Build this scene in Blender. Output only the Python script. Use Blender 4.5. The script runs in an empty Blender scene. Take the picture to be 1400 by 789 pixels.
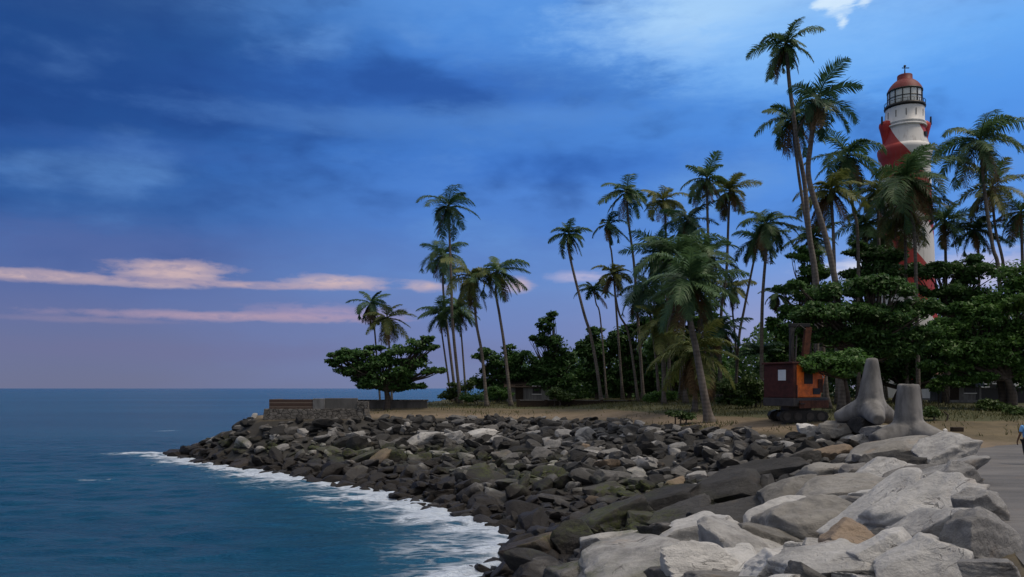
import bpy, bmesh, math, random
import numpy as np
from mathutils import Vector, Matrix, Euler

R = math.radians
SC = bpy.context.scene
COL = SC.collection
F = 1100.0; HC = 6.8                     # focal length in photo pixels, eye height above the sea
def P(px, py, Y):                        # photo pixel at depth Y -> point
    return np.array([(px-700.0)/F*Y, Y, HC-(py-531.0)/F*Y])

# ------------------------------------------------------------------ camera
cam = bpy.data.cameras.new('camera'); co = bpy.data.objects.new('camera', cam); COL.objects.link(co)
co.location = (0, 0, HC); co.rotation_euler = (R(90), 0, 0)
cam.sensor_width = 36; cam.lens = 36*F/1400.0
cam.shift_y = 136.5/1400.0; cam.clip_start = 0.1; cam.clip_end = 60000
SC.camera = co

# ------------------------------------------------------------------ node helpers
def lin(c):
    return tuple(((v/255.0)/12.92 if v/255.0 <= .04045 else ((v/255.0+.055)/1.055)**2.4) for v in c)
class V:
    def __init__(s, nt, sock): s.nt = nt; s.s = sock
    def m(s, op, b=None, c=None):
        n = s.nt.nodes.new('ShaderNodeMath'); n.operation = op
        for i, x in enumerate((s, b, c)):
            if x is None: continue
            if isinstance(x, V): s.nt.links.new(x.s, n.inputs[i])
            else: n.inputs[i].default_value = float(x)
        return V(s.nt, n.outputs[0])
    def __add__(s, o): return s.m('ADD', o)
    __radd__ = __add__
    def __sub__(s, o): return s.m('SUBTRACT', o)
    def __rsub__(s, o): return (s*-1.0)+o
    def __mul__(s, o): return s.m('MULTIPLY', o)
    __rmul__ = __mul__
    def __truediv__(s, o): return s.m('DIVIDE', o)
    def clamp(s):
        r = s.m('ADD', 0.0); r.s.node.use_clamp = True; return r
    def step(s, a, b):                   # smoothstep
        n = s.nt.nodes.new('ShaderNodeMapRange'); n.interpolation_type = 'SMOOTHSTEP'
        s.nt.links.new(s.s, n.inputs[0]); n.inputs[1].default_value = a; n.inputs[2].default_value = b
        return V(s.nt, n.outputs[0])
def sep(nt, sock):
    n = nt.nodes.new('ShaderNodeSeparateXYZ'); nt.links.new(sock, n.inputs[0])
    return [V(nt, n.outputs[i]) for i in range(3)]
def comb(nt, x, y, z):
    n = nt.nodes.new('ShaderNodeCombineXYZ')
    for i, q in enumerate((x, y, z)):
        if isinstance(q, V): nt.links.new(q.s, n.inputs[i])
        else: n.inputs[i].default_value = q
    return n.outputs[0]
def noise(nt, vec, scale, detail=4, rough=.55, dist=0.0):
    n = nt.nodes.new('ShaderNodeTexNoise')
    if vec is not None: nt.links.new(vec, n.inputs['Vector'])
    n.inputs['Scale'].default_value = scale; n.inputs['Detail'].default_value = detail
    n.inputs['Roughness'].default_value = rough; n.inputs['Distortion'].default_value = dist
    return V(nt, n.outputs['Fac'])
def voro(nt, vec, scale, feature='DISTANCE_TO_EDGE'):
    n = nt.nodes.new('ShaderNodeTexVoronoi'); n.feature = feature
    nt.links.new(vec, n.inputs['Vector']); n.inputs['Scale'].default_value = scale
    return V(nt, n.outputs['Distance'])
def mapped(nt, sock, scale=(1,1,1), rot=(0,0,0), loc=(0,0,0)):
    n = nt.nodes.new('ShaderNodeMapping'); nt.links.new(sock, n.inputs['Vector'])
    n.inputs['Scale'].default_value = scale; n.inputs['Rotation'].default_value = rot; n.inputs['Location'].default_value = loc
    return n.outputs[0]
def mix(nt, fac, a, b, mode='MIX'):
    n = nt.nodes.new('ShaderNodeMix'); n.data_type = 'RGBA'; n.blend_type = mode
    if isinstance(fac, V): nt.links.new(fac.s, n.inputs[0])
    else: n.inputs[0].default_value = fac
    for x, i in ((a, 6), (b, 7)):
        if isinstance(x, (tuple, list)): n.inputs[i].default_value = (*x[:3], 1)
        else: nt.links.new(x, n.inputs[i])
    return n.outputs[2]
def ramp(nt, fac, stops, conv=True):
    n = nt.nodes.new('ShaderNodeValToRGB'); nt.links.new(fac.s, n.inputs[0])
    cr = n.color_ramp
    while len(cr.elements) < len(stops): cr.elements.new(.5)
    for e, (p, c) in zip(cr.elements, sorted(stops)):
        e.position = p; e.color = (*(lin(c) if conv else c), 1)
    return n.outputs[0]

# ------------------------------------------------------------------ sky and sun
SUN_AZ, SUN_EL = R(104), R(60)           # from the right, behind the camera
wd = bpy.data.worlds.new('World'); SC.world = wd; wd.use_nodes = True
nt = wd.node_tree; nt.nodes.clear()
out = nt.nodes.new('ShaderNodeOutputWorld')
tc = nt.nodes.new('ShaderNodeTexCoord')
dx, dy, dz = sep(nt, tc.outputs['Generated'])
az = dx.m('ARCTAN2', dy); el = dz.m('ARCSINE')
aw = comb(nt, az*2.2, el*7.0, 0.0)
aw2 = comb(nt, az*4.0, el*22.0, 3.0)
n_big = noise(nt, aw, 1.3, 5, .55, .4)
n_mid = noise(nt, aw2, 1.6, 6, .6, .5)
n_bil = noise(nt, comb(nt, az*2.6, el*6.5, 21.0), 1.7, 4, .5, .25)
n_lump = noise(nt, comb(nt, az*6.0, el*13.0, 33.0), 1.6, 5, .52, .2)
n_fine = noise(nt, comb(nt, az*9.0, el*30.0, 7.0), 2.4, 6, .6, .3)
n_fine2 = noise(nt, comb(nt, az*26.0, el*70.0, 9.0), 2.2, 5, .6, .4)
def ang(px, py):
    a = math.atan((px-700)/F); return a, math.atan((531-py)/F*math.cos(a))
elw = el + (n_big-.5)*.05 + (n_mid-.5)*.012
en = elw/0.62
def col(a_cos, pts):
    return [(max(0, math.atan((531-y)/F*a_cos))/.62, c) for y, c in pts]
Lc = col(.86, [(531,(109,114,145)),(470,(103,112,152)),(425,(99,110,158)),(385,(90,108,163)),(330,(72,103,166)),(270,(50,96,164)),(190,(38,90,164)),(100,(28,76,146)),(20,(30,78,144)),(-150,(70,96,140))])
Mc = col(1.0, [(531,(118,128,168)),(455,(112,130,184)),(385,(104,138,200)),(310,(84,134,212)),(210,(70,128,212)),(110,(64,122,208)),(40,(72,134,216)),(-20,(94,154,230)),(-160,(150,170,205))])
Rc = col(.88, [(531,(160,160,190)),(420,(150,160,206)),(350,(120,160,226)),(290,(92,148,226)),(200,(78,142,228)),(110,(88,156,238)),(40,(104,170,244)),(-40,(130,178,238)),(-180,(190,200,215))])
cL, cM, cR = (ramp(nt, en, s) for s in (Lc, Mc, Rc))
azw = az + (n_big-.5)*.25
c = mix(nt, azw.step(-.5, .0), cL, cM)
c = mix(nt, azw.step(.0, .48), c, cR)
# slow light and dark banks in the cloud cover
bank = ((n_bil-.5)*1.9 + (n_lump-.5)*1.15 + (n_mid-.5)*.22)*(elw.step(.06, .24))
c = mix(nt, (bank.step(-.02, .5)*.55), c, lin((104,154,220)))
c = mix(nt, ((bank*-1.0).step(-.02, .5)*.62), c, lin((20,60,130)))
def blob(px, py, hw, hh, wob=.5):
    a0, e0 = ang(px, py); sa = hw/F*math.cos(a0)**2; se = hh/F*math.cos(a0)
    u = (az-a0)/sa; v = (el-e0)/se + (n_mid-.5)*wob*2
    d = (u*u + v*v).m('SQRT')
    return d
def cloud(c, px, py, hw, hh, colr, k=.85, edge=.55, wob=1.0, rag=1.0, thin=0.0):
    d = blob(px, py, hw, hh, wob) + (n_fine-.5)*rag*2.6 + (n_fine2-.5)*rag*1.2
    return mix(nt, (1.0-d.step(1-edge, 1+edge))*k*(1.0-thin+(n_fine*.6+n_fine2*.4).step(.36, .62)*thin), c, lin(colr))
# soft banks
for px, py, hw, hh, cl, k in ((40,120,330,110,(24,60,124),.5),(150,40,240,50,(36,76,142),.35),(520,120,170,26,(40,88,168),.5),(760,112,140,26,(44,92,172),.5),(470,165,190,12,(92,142,210),.5),(720,160,120,12,(100,152,222),.5),(860,40,200,40,(104,164,236),.5),(200,205,180,14,(64,108,184),.35),(140,335,170,26,(82,100,158),.55),(560,345,260,30,(84,112,178),.35),
        (420,150,300,45,(40,84,160),.3),(990,20,150,46,(172,214,254),.85),(950,50,60,24,(186,222,254),.5),(1090,70,150,44,(132,190,252),.6),(900,95,160,30,(100,165,240),.3),
        (1150,60,160,40,(120,180,248),.35),(780,175,240,28,(78,134,208),.35),(640,300,330,24,(72,118,192),.3),(800,230,180,20,(40,96,184),.4),(300,480,420,14,(110,110,152),.4)):
    c = cloud(c, px, py, hw, hh, cl, k, .95, .8, .5)
# sunlit streaks low over the sea
pk = (222,190,184); pk2 = (196,170,178)
for px, py, hw, hh, cl, k in ((50,377,95,7.5,pk,.85),(240,366,66,9,pk,.85),(232,376,70,5,pk,.8),(215,390,70,4,pk,.6),(340,389,180,4.5,pk2,.8),(462,385,56,7.5,pk,.85),
        (320,433,180,6,(190,160,176),.75),(450,428,90,10,(184,156,180),.6),(583,392,26,6,pk,.7),(708,389,18,10,pk,.75),(795,378,40,6,(200,190,215),.7),
        (120,437,110,4,(150,136,164),.5),(1345,368,70,22,(214,204,222),.8),(1180,366,70,12,(226,226,240),.8)):
    c = cloud(c, px, py, hw, hh, cl, k, .62, .6, .85, .55)
for px, py, hw, hh, k in ((1143,0,24,8,.9),(1182,2,9,6,.8),(1153,29,8,6,.85),(1150,15,14,6,.4),(1120,3,12,4,.5)):
    c = cloud(c, px, py, hw, hh, (214,236,255), k, .6, .5, 1.3)
# cloud deck out of view overhead and behind, added pale and neutral for softer light
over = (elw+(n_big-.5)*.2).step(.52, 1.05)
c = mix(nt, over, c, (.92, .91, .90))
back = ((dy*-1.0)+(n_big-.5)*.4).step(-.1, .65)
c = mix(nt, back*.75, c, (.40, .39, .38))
sky = nt.nodes.new('ShaderNodeTexSky'); sky.sky_type = 'NISHITA'; sky.sun_disc = False
sky.sun_elevation = SUN_EL; sky.sun_rotation = SUN_AZ
b1 = nt.nodes.new('ShaderNodeBackground'); nt.links.new(sky.outputs[0], b1.inputs[0]); b1.inputs[1].default_value = .06
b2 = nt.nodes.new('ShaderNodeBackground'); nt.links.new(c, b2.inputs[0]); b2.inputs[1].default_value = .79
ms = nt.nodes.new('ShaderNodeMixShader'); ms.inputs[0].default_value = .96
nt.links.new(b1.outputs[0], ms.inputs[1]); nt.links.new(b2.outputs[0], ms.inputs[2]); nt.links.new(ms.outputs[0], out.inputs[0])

sun = bpy.data.lights.new('sun', 'SUN'); sun.energy = 1.5; sun.angle = R(14); sun.color = (1, .86, .70)
so = bpy.data.objects.new('sun', sun); COL.objects.link(so)
sd = Vector((math.sin(SUN_AZ)*math.cos(SUN_EL), math.cos(SUN_AZ)*math.cos(SUN_EL), math.sin(SUN_EL)))
so.rotation_euler = sd.to_track_quat('Z', 'Y').to_euler(); so.location = (40, -30, 60)
SC.view_settings.view_transform = 'Standard'; SC.view_settings.look = 'None'
SC.view_settings.exposure = 0.35; SC.view_settings.gamma = 1; SC.view_settings.use_curve_mapping = False
SC.cycles.max_bounces = 5; SC.cycles.diffuse_bounces = 3; SC.cycles.transparent_max_bounces = 6

# ------------------------------------------------------------------ mesh helpers
def mesh(name, v, f, m=None, parent=None, smooth=False, loc=None):
    me = bpy.data.meshes.new(name)
    v = np.asarray(v, dtype=np.float32).reshape(-1, 3)
    if isinstance(f, np.ndarray):
        k = f.shape[1]; nf = len(f)
        me.vertices.add(len(v)); me.vertices.foreach_set('co', v.ravel())
        me.loops.add(nf*k); me.loops.foreach_set('vertex_index', f.astype(np.int32).ravel())
        me.polygons.add(nf); me.polygons.foreach_set('loop_start', np.arange(0, nf*k, k, dtype=np.int32))
        me.update(calc_edges=True)
    else:
        me.from_pydata(v.tolist(), [], f)
    if smooth: me.polygons.foreach_set('use_smooth', np.ones(len(me.polygons), dtype=bool))
    me.validate(); me.update()
    o = bpy.data.objects.new(name, me); COL.objects.link(o)
    if m: me.materials.append(m)
    if parent: o.parent = parent
    if loc is not None: o.location = loc
    return o
def tag(o, label=None, cat=None, group=None, kind=None):
    if label: o['label'] = label
    if cat: o['category'] = cat
    if group: o['group'] = group
    if kind: o['kind'] = kind
    return o
def empty(name, loc, rz=0):
    o = bpy.data.objects.new(name, None); COL.objects.link(o); o.location = loc; o.rotation_euler = (0, 0, rz)
    o.empty_display_size = .3; return o
def bm_obj(name, bm, m, parent=None, smooth=False, bev=0.0):
    if bev: bmesh.ops.bevel(bm, geom=list(bm.edges), offset=bev, segments=2, affect='EDGES', profile=.6)
    me = bpy.data.meshes.new(name); bm.to_mesh(me); bm.free()
    if smooth: me.polygons.foreach_set('use_smooth', np.ones(len(me.polygons), dtype=bool))
    o = bpy.data.objects.new(name, me); COL.objects.link(o); me.materials.append(m)
    if parent: o.parent = parent
    return o
def box(bm, cx, cy, cz, sx, sy, sz, rot=None):
    M = Matrix.Translation((cx, cy, cz))
    if rot is not None: M = M @ Euler(rot).to_matrix().to_4x4()
    bmesh.ops.create_cube(bm, size=1, matrix=M @ Matrix.Diagonal((sx, sy, sz, 1)))
def new_box(name, m, parent, c, s, rot=None, bev=.02):
    bm = bmesh.new(); box(bm, *c, *s, rot); return bm_obj(name, bm, m, parent, bev=bev)
def sweep(pts, rad, n=8, cap=True):
    pts = np.asarray(pts, float); rad = np.broadcast_to(np.asarray(rad, float), (len(pts),))
    t = np.gradient(pts, axis=0); t /= np.linalg.norm(t, axis=1)[:, None]+1e-9
    up = np.where(np.abs(t[:, 2:3]) > .9, np.array([[1., 0, 0]]), np.array([[0, 0, 1.]]))
    if np.abs(t[:, 2]).mean() > .5: up = np.tile([[1., 0, 0]], (len(pts), 1))
    a = np.cross(t, up); a /= np.linalg.norm(a, axis=1)[:, None]+1e-9
    b = np.cross(a, t)
    th = np.arange(n)/n*2*np.pi
    v = pts[:, None]+rad[:, None, None]*(np.cos(th)[None, :, None]*a[:, None]+np.sin(th)[None, :, None]*b[:, None])
    v = v.reshape(-1, 3); i = np.arange(len(pts)-1)[:, None]*n; j = np.arange(n)[None]; j2 = (j+1) % n
    f = np.stack([i+j, i+j2, i+n+j2, i+n+j], -1).reshape(-1, 4)
    if cap:
        v = np.vstack([v, pts[:1], pts[-1:]]); c0 = len(v)-2; L = (len(pts)-1)*n
        jj = np.arange(n); k2 = (jj+1) % n
        f = np.vstack([f, np.stack([k2, jj, np.full(n, c0), np.full(n, c0)], -1), np.stack([L+jj, L+k2, np.full(n, c0+1), np.full(n, c0+1)], -1)])
    return v, f
def join(parts):
    vs, fs, o = [], [], 0
    for v, f in parts:
        vs.append(v); fs.append(f+o); o += len(v)
    return np.vstack(vs), np.vstack(fs)
def quads_ok(f):                         # cap faces are triangles written as degenerate quads
    return [list(dict.fromkeys(q)) for q in f.tolist()]
def mesh_q(name, v, f, *a, **k): return mesh(name, v, quads_ok(f), *a, **k)
def lathe(prof, n=48):
    prof = np.asarray(prof, float); th = np.arange(n)/n*2*np.pi
    v = np.stack([prof[:, 0:1]*np.cos(th), prof[:, 0:1]*np.sin(th), np.repeat(prof[:, 1:2], n, 1)], -1).reshape(-1, 3)
    i = np.arange(len(prof)-1)[:, None]*n; j = np.arange(n)[None]; j2 = (j+1) % n
    return v, np.stack([i+j, i+j2, i+n+j2, i+n+j], -1).reshape(-1, 4)
def catmull(pts, n):
    pts = np.asarray(pts, float); q = np.vstack([2*pts[0]-pts[1], pts, 2*pts[-1]-pts[-2]]); o = []
    for k in range(len(pts)-1):
        p0, p1, p2, p3 = q[k:k+4]
        for t in np.arange(n)/n:
            o.append(.5*(2*p1+(p2-p0)*t+(2*p0-5*p1+4*p2-p3)*t*t+(3*p1-p0-3*p2+p3)*t**3))
    o.append(pts[-1]); return np.array(o)
def _h(i, j, k, s):
    n = (i*374761393 + j*668265263 + k*2147483647 + s*1274126177) & 0xffffffff
    n = ((n ^ (n >> 13))*1274126177) & 0xffffffff
    return ((n ^ (n >> 16)) & 0xffff)/65535.0
def vnoise(p, s=0):
    p = np.asarray(p, float); i = np.floor(p).astype(np.int64); f = p-i; f = f*f*(3-2*f); r = 0
    for a in (0, 1):
        for b in (0, 1):
            for c_ in (0, 1):
                w = (f[:, 0] if a else 1-f[:, 0])*(f[:, 1] if b else 1-f[:, 1])*(f[:, 2] if c_ else 1-f[:, 2])
                r = r+w*_h(i[:, 0]+a, i[:, 1]+b, i[:, 2]+c_, s)
    return r-.5
def fbm(p, o=4, s=0):
    r = 0; a = 1.0
    for k in range(o): r = r+a*vnoise(p*2.0**k, s+k); a *= .5
    return r

# ------------------------------------------------------------------ materials
def mat(name):
    m = bpy.data.materials.new(name); m.use_nodes = True; t = m.node_tree
    b = t.nodes['Principled BSDF']; return m, t, b
def bump(t, b, h, strength=.5, dist=.05):
    n = t.nodes.new('ShaderNodeBump'); n.inputs['Strength'].default_value = strength; n.inputs['Distance'].default_value = dist
    t.links.new(h.s, n.inputs['Height']); t.links.new(n.outputs[0], b.inputs['Normal'])
def simple(name, colr, rough=.7, var=.25, scale=3.0, bmp=.2, metal=0, spec=.4, stretch=(1,1,1)):
    m, t, b = mat(name); g = t.nodes.new('ShaderNodeTexCoord'); vec = mapped(t, g.outputs['Object'], stretch)
    n = noise(t, vec, scale, 6, .62); n2 = noise(t, vec, scale*.23, 3)
    k = ((n-.5)*1.4+(n2-.5)*.8).clamp() if False else ((n*.6+n2*.4))
    lo = tuple(x*(1-var) for x in colr); hi = tuple(min(1, x*(1+var)) for x in colr)
    t.links.new(mix(t, k.step(.3, .7), lo, hi), b.inputs['Base Color'])
    b.inputs['Roughness'].default_value = rough; b.inputs['Metallic'].default_value = metal; b.inputs['Specular IOR Level'].default_value = spec
    if bmp: bump(t, b, n, bmp, .04)
    return m
def rock_mat(name, c0, c1, stain=(.30,.21,.13), stain_k=.25, fine=1.0):
    m, t, b = mat(name); g = t.nodes.new('ShaderNodeNewGeometry'); tcn = t.nodes.new('ShaderNodeTexCoord'); oi = t.nodes.new('ShaderNodeObjectInfo')
    pos = g.outputs['Position']; obj = tcn.outputs['Object']
    rnd = V(t, oi.outputs['Random'])*.6 + V(t, g.outputs['Random Per Island'])*.4
    nb = noise(t, pos, .9, 5, .6, .3); nm = noise(t, pos, 4.5, 8, .68); ns = noise(t, mapped(t, obj, (1.0, 1.0, 4.0), (.25, .15, 0)), 1.1, 6, .6, .5)
    nf = noise(t, pos, 22, 6, .7)
    cr = (noise(t, mapped(t, obj, (1, 1, 2.6), (.3, .4, .2)), .9, 5, .55, .8)-.5).m('ABSOLUTE'); crk = (1.0-cr.step(.0, .012))*noise(t, obj, .8, 2).step(.45, .6)
    k = nb*.6+nm*.42+ns*.12-.07 + (rnd-.5)*.55
    cc = mix(t, k.step(.15, .85), c0, c1)
    cc = mix(t, (noise(t, obj, 1.1, 4).step(.58, .75))*stain_k, cc, stain)
    pit = 1.0-voro(t, pos, 9.0, 'F1').step(.04, .13); pit = pit*nb.step(.5, .62)
    cc = mix(t, pit*.6, cc, tuple(x*.3 for x in c0))
    cc = mix(t, nf.step(.62, .75)*.30, cc, tuple(x*.35 for x in c0))
    cc = mix(t, crk*nb.step(.42, .58)*.75, cc, tuple(x*.3 for x in c0))
    x, y, z = sep(t, pos)
    zz = z+(nb-.5)*1.3+(nm-.5)*.5
    alg = (zz.step(.9, 1.5)*(1.0-zz.step(1.7, 2.6)))*noise(t, pos, .35, 3).step(.42, .62)*nm.step(.38, .58)
    cc = mix(t, alg*.85, cc, (.055, .070, .014))
    wet = 1.0-zz.step(.95, 1.9)
    cc = mix(t, wet*.93, cc, (.011, .008, .007))
    t.links.new(cc, b.inputs['Base Color'])
    ro = wet*-.28+.85; t.links.new(ro.s, b.inputs['Roughness']); b.inputs['Specular IOR Level'].default_value = .35
    h = nm*.85+ns*.35+nf*.42+pit*-.25-crk*.22+nb*.5+noise(t, pos, 60, 3, .7)*.05
    bump(t, b, h, .9*fine, .12)
    return m
M = {}
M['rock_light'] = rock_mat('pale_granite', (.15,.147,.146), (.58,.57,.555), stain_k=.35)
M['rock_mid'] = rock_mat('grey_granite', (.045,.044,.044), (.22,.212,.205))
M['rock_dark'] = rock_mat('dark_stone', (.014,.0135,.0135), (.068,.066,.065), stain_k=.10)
M['rock_tan'] = rock_mat('tan_stone', (.17,.13,.095), (.38,.29,.21), stain_k=.4)
M['rock_grey'] = rock_mat('warm_grey_granite', (.105,.10,.092), (.37,.355,.33), stain_k=.5)
M['rubble'] = rock_mat('rubble_bed', (.012,.0115,.011), (.05,.048,.046))
M['concrete'] = simple('weathered_concrete', (.165,.16,.155), .9, .5, 2.2, .5, stretch=(1,1,.3))
M['concrete_dark'] = simple('dark_concrete', (.10,.095,.09), .9, .4, 2.0, .35, stretch=(1,1,.3))
m, t, b = mat('stone_masonry'); g = t.nodes.new('ShaderNodeTexCoord'); vec = mapped(t, g.outputs['Object'], (1, 1, 1.7))
n = noise(t, g.outputs['Object'], 3, 6, .65); jt = voro(t, vec, 1.9).step(.01, .09)
t.links.new(mix(t, jt, (.035,.032,.029), mix(t, n.step(.3, .7), (.07,.064,.058), (.19,.175,.16))), b.inputs['Base Color']); b.inputs['Roughness'].default_value = .95
bump(t, b, jt*.7+n, .8, .06); M['masonry'] = m
M['white'] = simple('white_paint', (.72,.71,.69), .6, .12, 1.2, .06, stretch=(1,1,.25))
M['red'] = simple('red_paint', (.38,.022,.020), .55, .2, 1.4, .06)
M['black'] = simple('black_metal', (.012,.012,.013), .5, .3, 3, .1)
M['steel'] = simple('dark_steel', (.045,.04,.038), .6, .4, 4, .2)
M['orange'] = simple('orange_paint', (.78,.16,.018), .5, .4, 3, .12)
M['maroon'] = simple('shaded_maroon', (.055,.013,.010), .7, .5, 4, .2)  # shade of the excavator's left side put into the paint; roof and hood share it
M['rust'] = simple('rusty_steel', (.09,.032,.018), .85, .5, 6, .3)
M['wood_dark'] = simple('old_dark_wood', (.03,.02,.014), .9, .4, 6, .4, stretch=(.3,1,1))
M['skin'] = simple('skin', (.16,.085,.05), .55, .1, 8, .03)
M['shirt'] = simple('blue_cloth', (.17,.42,.78), .85, .08, 10, .1)
M['trousers'] = simple('black_cloth', (.012,.012,.014), .85, .2, 10, .1)
M['hair'] = simple('black_hair', (.008,.007,.006), .5, .2, 20, .2)
M['tile'] = simple('roof_tile', (.10,.045,.03), .85, .4, 3, .3)
M['plank'] = simple('grey_planks', (.17,.165,.16), .85, .45, 5, .3, stretch=(2.5,1,.15))
def foliage(name, a, b_, transl=.25, scale=.8):
    m, t, b = mat(name); g = t.nodes.new('ShaderNodeNewGeometry')
    n = noise(t, g.outputs['Position'], scale, 3); r = V(t, g.outputs['Random Per Island'])
    cc = mix(t, (n*.5+r*.75-.12).clamp(), a, b_)
    t.links.new(cc, b.inputs['Base Color']); b.inputs['Roughness'].default_value = .5; b.inputs['Specular IOR Level'].default_value = .3
    tr = t.nodes.new('ShaderNodeBsdfTranslucent'); t.links.new(cc, tr.inputs[0]); mx = t.nodes.new('ShaderNodeMixShader'); mx.inputs[0].default_value = transl
    o = t.nodes['Material Output']; t.links.new(b.outputs[0], mx.inputs[1]); t.links.new(tr.outputs[0], mx.inputs[2]); t.links.new(mx.outputs[0], o.inputs[0])
    return m
M['frond'] = foliage('palm_frond', (.040,.092,.042), (.105,.185,.070), .32)
M['frond_warm'] = foliage('palm_frond_yellowing', (.058,.098,.028), (.20,.21,.058), .32)
M['frond_dark'] = foliage('palm_frond_blue_green', (.026,.072,.040), (.065,.135,.064), .3)
M['dead'] = foliage('dead_frond', (.07,.045,.02), (.19,.115,.048), .2)
M['leaf_dark'] = foliage('almond_leaf', (.024,.072,.020), (.085,.175,.044), .35)
M['leaf_mid'] = foliage('broad_leaf', (.034,.095,.022), (.11,.22,.048), .35)
M['leaf_bush'] = foliage('bush_leaf', (.030,.066,.016), (.085,.135,.034))
M['grass'] = foliage('grass_blade', (.04,.065,.018), (.14,.12,.045), .2)
def trunk_mat(name, a, b_):
    m, t, b = mat(name); g = t.nodes.new('ShaderNodeTexCoord'); x, y, z = sep(t, g.outputs['Object'])
    n = noise(t, mapped(t, g.outputs['Object'], (1, 1, .35)), 2.5, 5, .65)
    ring = ((z*22.0+n*3.0).m('SINE')*.5+.5)
    cc = mix(t, (n*.9+ring*.1).step(.25, .75), a, b_)
    t.links.new(cc, b.inputs['Base Color']); b.inputs['Roughness'].default_value = .9
    bump(t, b, ring*.3+n, .5, .03); return m
M['palm_trunk'] = trunk_mat('palm_bark', (.06,.05,.043), (.19,.165,.145))
M['bark'] = trunk_mat('tree_bark', (.025,.02,.016), (.085,.068,.055))

# ------------------------------------------------------------------ land shape
SEA = np.array([(-16,-60),(-9,-20),(-5,0),(-3,15),(-.8,29),(-.3,32),(.6,36.7),(-1.9,41.3),(-5.1,47),(-9.9,54.6),(-18.3,62.9),(-26,71),(-33,79.6),(-35,83),(-29,91),(-16,106),(-12,130),(-12,30000),(30000,30000),(30000,-60)], float)
TOP = np.array([(-7,-60),(-3,-20),(1.5,0),(6.3,9.6),(12.3,21),(16.6,29.5),(20.5,37.5),(21.0,40.5),(19.5,44.5),(16.5,47),(12.8,54),(6.4,70),(-3.4,74.5),(-12,75),(-14,73),(-23,73),(-25,77),(-19,86),(-10,98),(-6,124),(-6,30000),(30000,30000),(30000,-60)], float)
def seg_dist(X, Y, poly):
    d = np.full(X.shape, 1e18); a = poly; b = np.roll(poly, -1, 0)
    for (ax, ay), (bx, by) in zip(a, b):
        vx, vy = bx-ax, by-ay; t = np.clip(((X-ax)*vx+(Y-ay)*vy)/(vx*vx+vy*vy), 0, 1)
        d = np.minimum(d, (X-ax-t*vx)**2+(Y-ay-t*vy)**2)
    return np.sqrt(d)
def inside(X, Y, poly):
    r = np.zeros(X.shape, bool); a = poly; b = np.roll(poly, -1, 0)
    for (ax, ay), (bx, by) in zip(a, b):
        c_ = (ay > Y) != (by > Y)
        with np.errstate(divide='ignore', invalid='ignore'): xi = (bx-ax)*(Y-ay)/(by-ay if by != ay else 1e-9)+ax
        r ^= c_ & (X < xi)
    return r
EX = [-60,-12,-3.4,6.4,12.8,16.5,20,26,40,80,200]; EY = [75,75,74.5,70,54,47,41.5,42.5,43,44,46]
def smooth(x, a, b):
    t = np.clip((x-a)/(b-a), 0, 1); return t*t*(3-2*t)
def land(X, Y):
    X = np.asarray(X, float); Y = np.asarray(Y, float); sh = X.shape; X = X.ravel(); Y = Y.ravel()
    ds = seg_dist(X, Y, SEA); de = seg_dist(X, Y, TOP); isea = inside(X, Y, SEA); itop = inside(X, Y, TOP)
    back = np.maximum(0, Y-np.interp(X, EX, EY))
    p3 = np.stack([X*.12, Y*.12, X*0], 1)
    n = vnoise(p3, 3)*.5+vnoise(p3*4, 5)*.15
    top = 4+1.75*(1-np.exp(-back*.07*1.15/1.75))+n*.45*smooth(back, 1, 6)
    top = top+1.0*np.exp(-((X-18.6)**2+(Y-42.6)**2)/7.0)
    t = ds/(ds+de+1e-6)
    slope = 4*t+vnoise(np.stack([X*.4, Y*.4, X*0], 1), 9)*.7*np.minimum(1, t*3)*np.minimum(1, (1-t)*4)
    z = np.where(itop, top, np.where(isea, slope, -np.minimum(.22*ds, 5)))
    tt = np.where(itop, 1.0+de*.01, np.where(isea, t, 0))
    return z.reshape(sh), tt.reshape(sh), ds.reshape(sh), de.reshape(sh), isea.reshape(sh), itop.reshape(sh)
def gz(x, y): return float(land(np.array([x]), np.array([y]))[0][0])
_Ys = np.concatenate([np.arange(5, 60, .1), np.arange(60, 160, .25)])
def hit(px, py, lift=0.0):
    X = (px-700)/F*_Ys; zr = HC-(py-531)/F*_Ys
    z = land(X, _Ys)[0]+lift; k = np.where(zr <= np.maximum(z, 0))[0]
    Y = _Ys[k[0]] if len(k) else 120.0
    return P(px, py, Y)
def on_ground(px, Y): x = (px-700)/F*Y; return np.array([x, Y, gz(x, Y)])

def grid_axis(lo, hi, step, far, growth=1.25):
    a = list(np.arange(lo, hi+1e-6, step)); s = step
    while a[-1] < far: s *= growth; a.append(a[-1]+s)
    b = []; s = step; v = lo
    while v > -far: s *= growth; v -= s; b.append(v)
    return np.array(b[::-1]+a)
def grid(xs, ys):
    X, Y = np.meshgrid(xs, ys); nx = len(xs); i, j = np.meshgrid(np.arange(len(ys)-1), np.arange(nx-1), indexing='ij')
    f = np.stack([i*nx+j, i*nx+j+1, (i+1)*nx+j+1, (i+1)*nx+j], -1).reshape(-1, 4); return X, Y, f
def attr(o, name, val):
    a = o.data.attributes.new(name, 'FLOAT', 'POINT'); a.data.foreach_set('value', np.asarray(val, np.float32).ravel())
def attr_node(t, name):
    n = t.nodes.new('ShaderNodeAttribute'); n.attribute_name = name; return V(t, n.outputs['Fac'])

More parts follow.
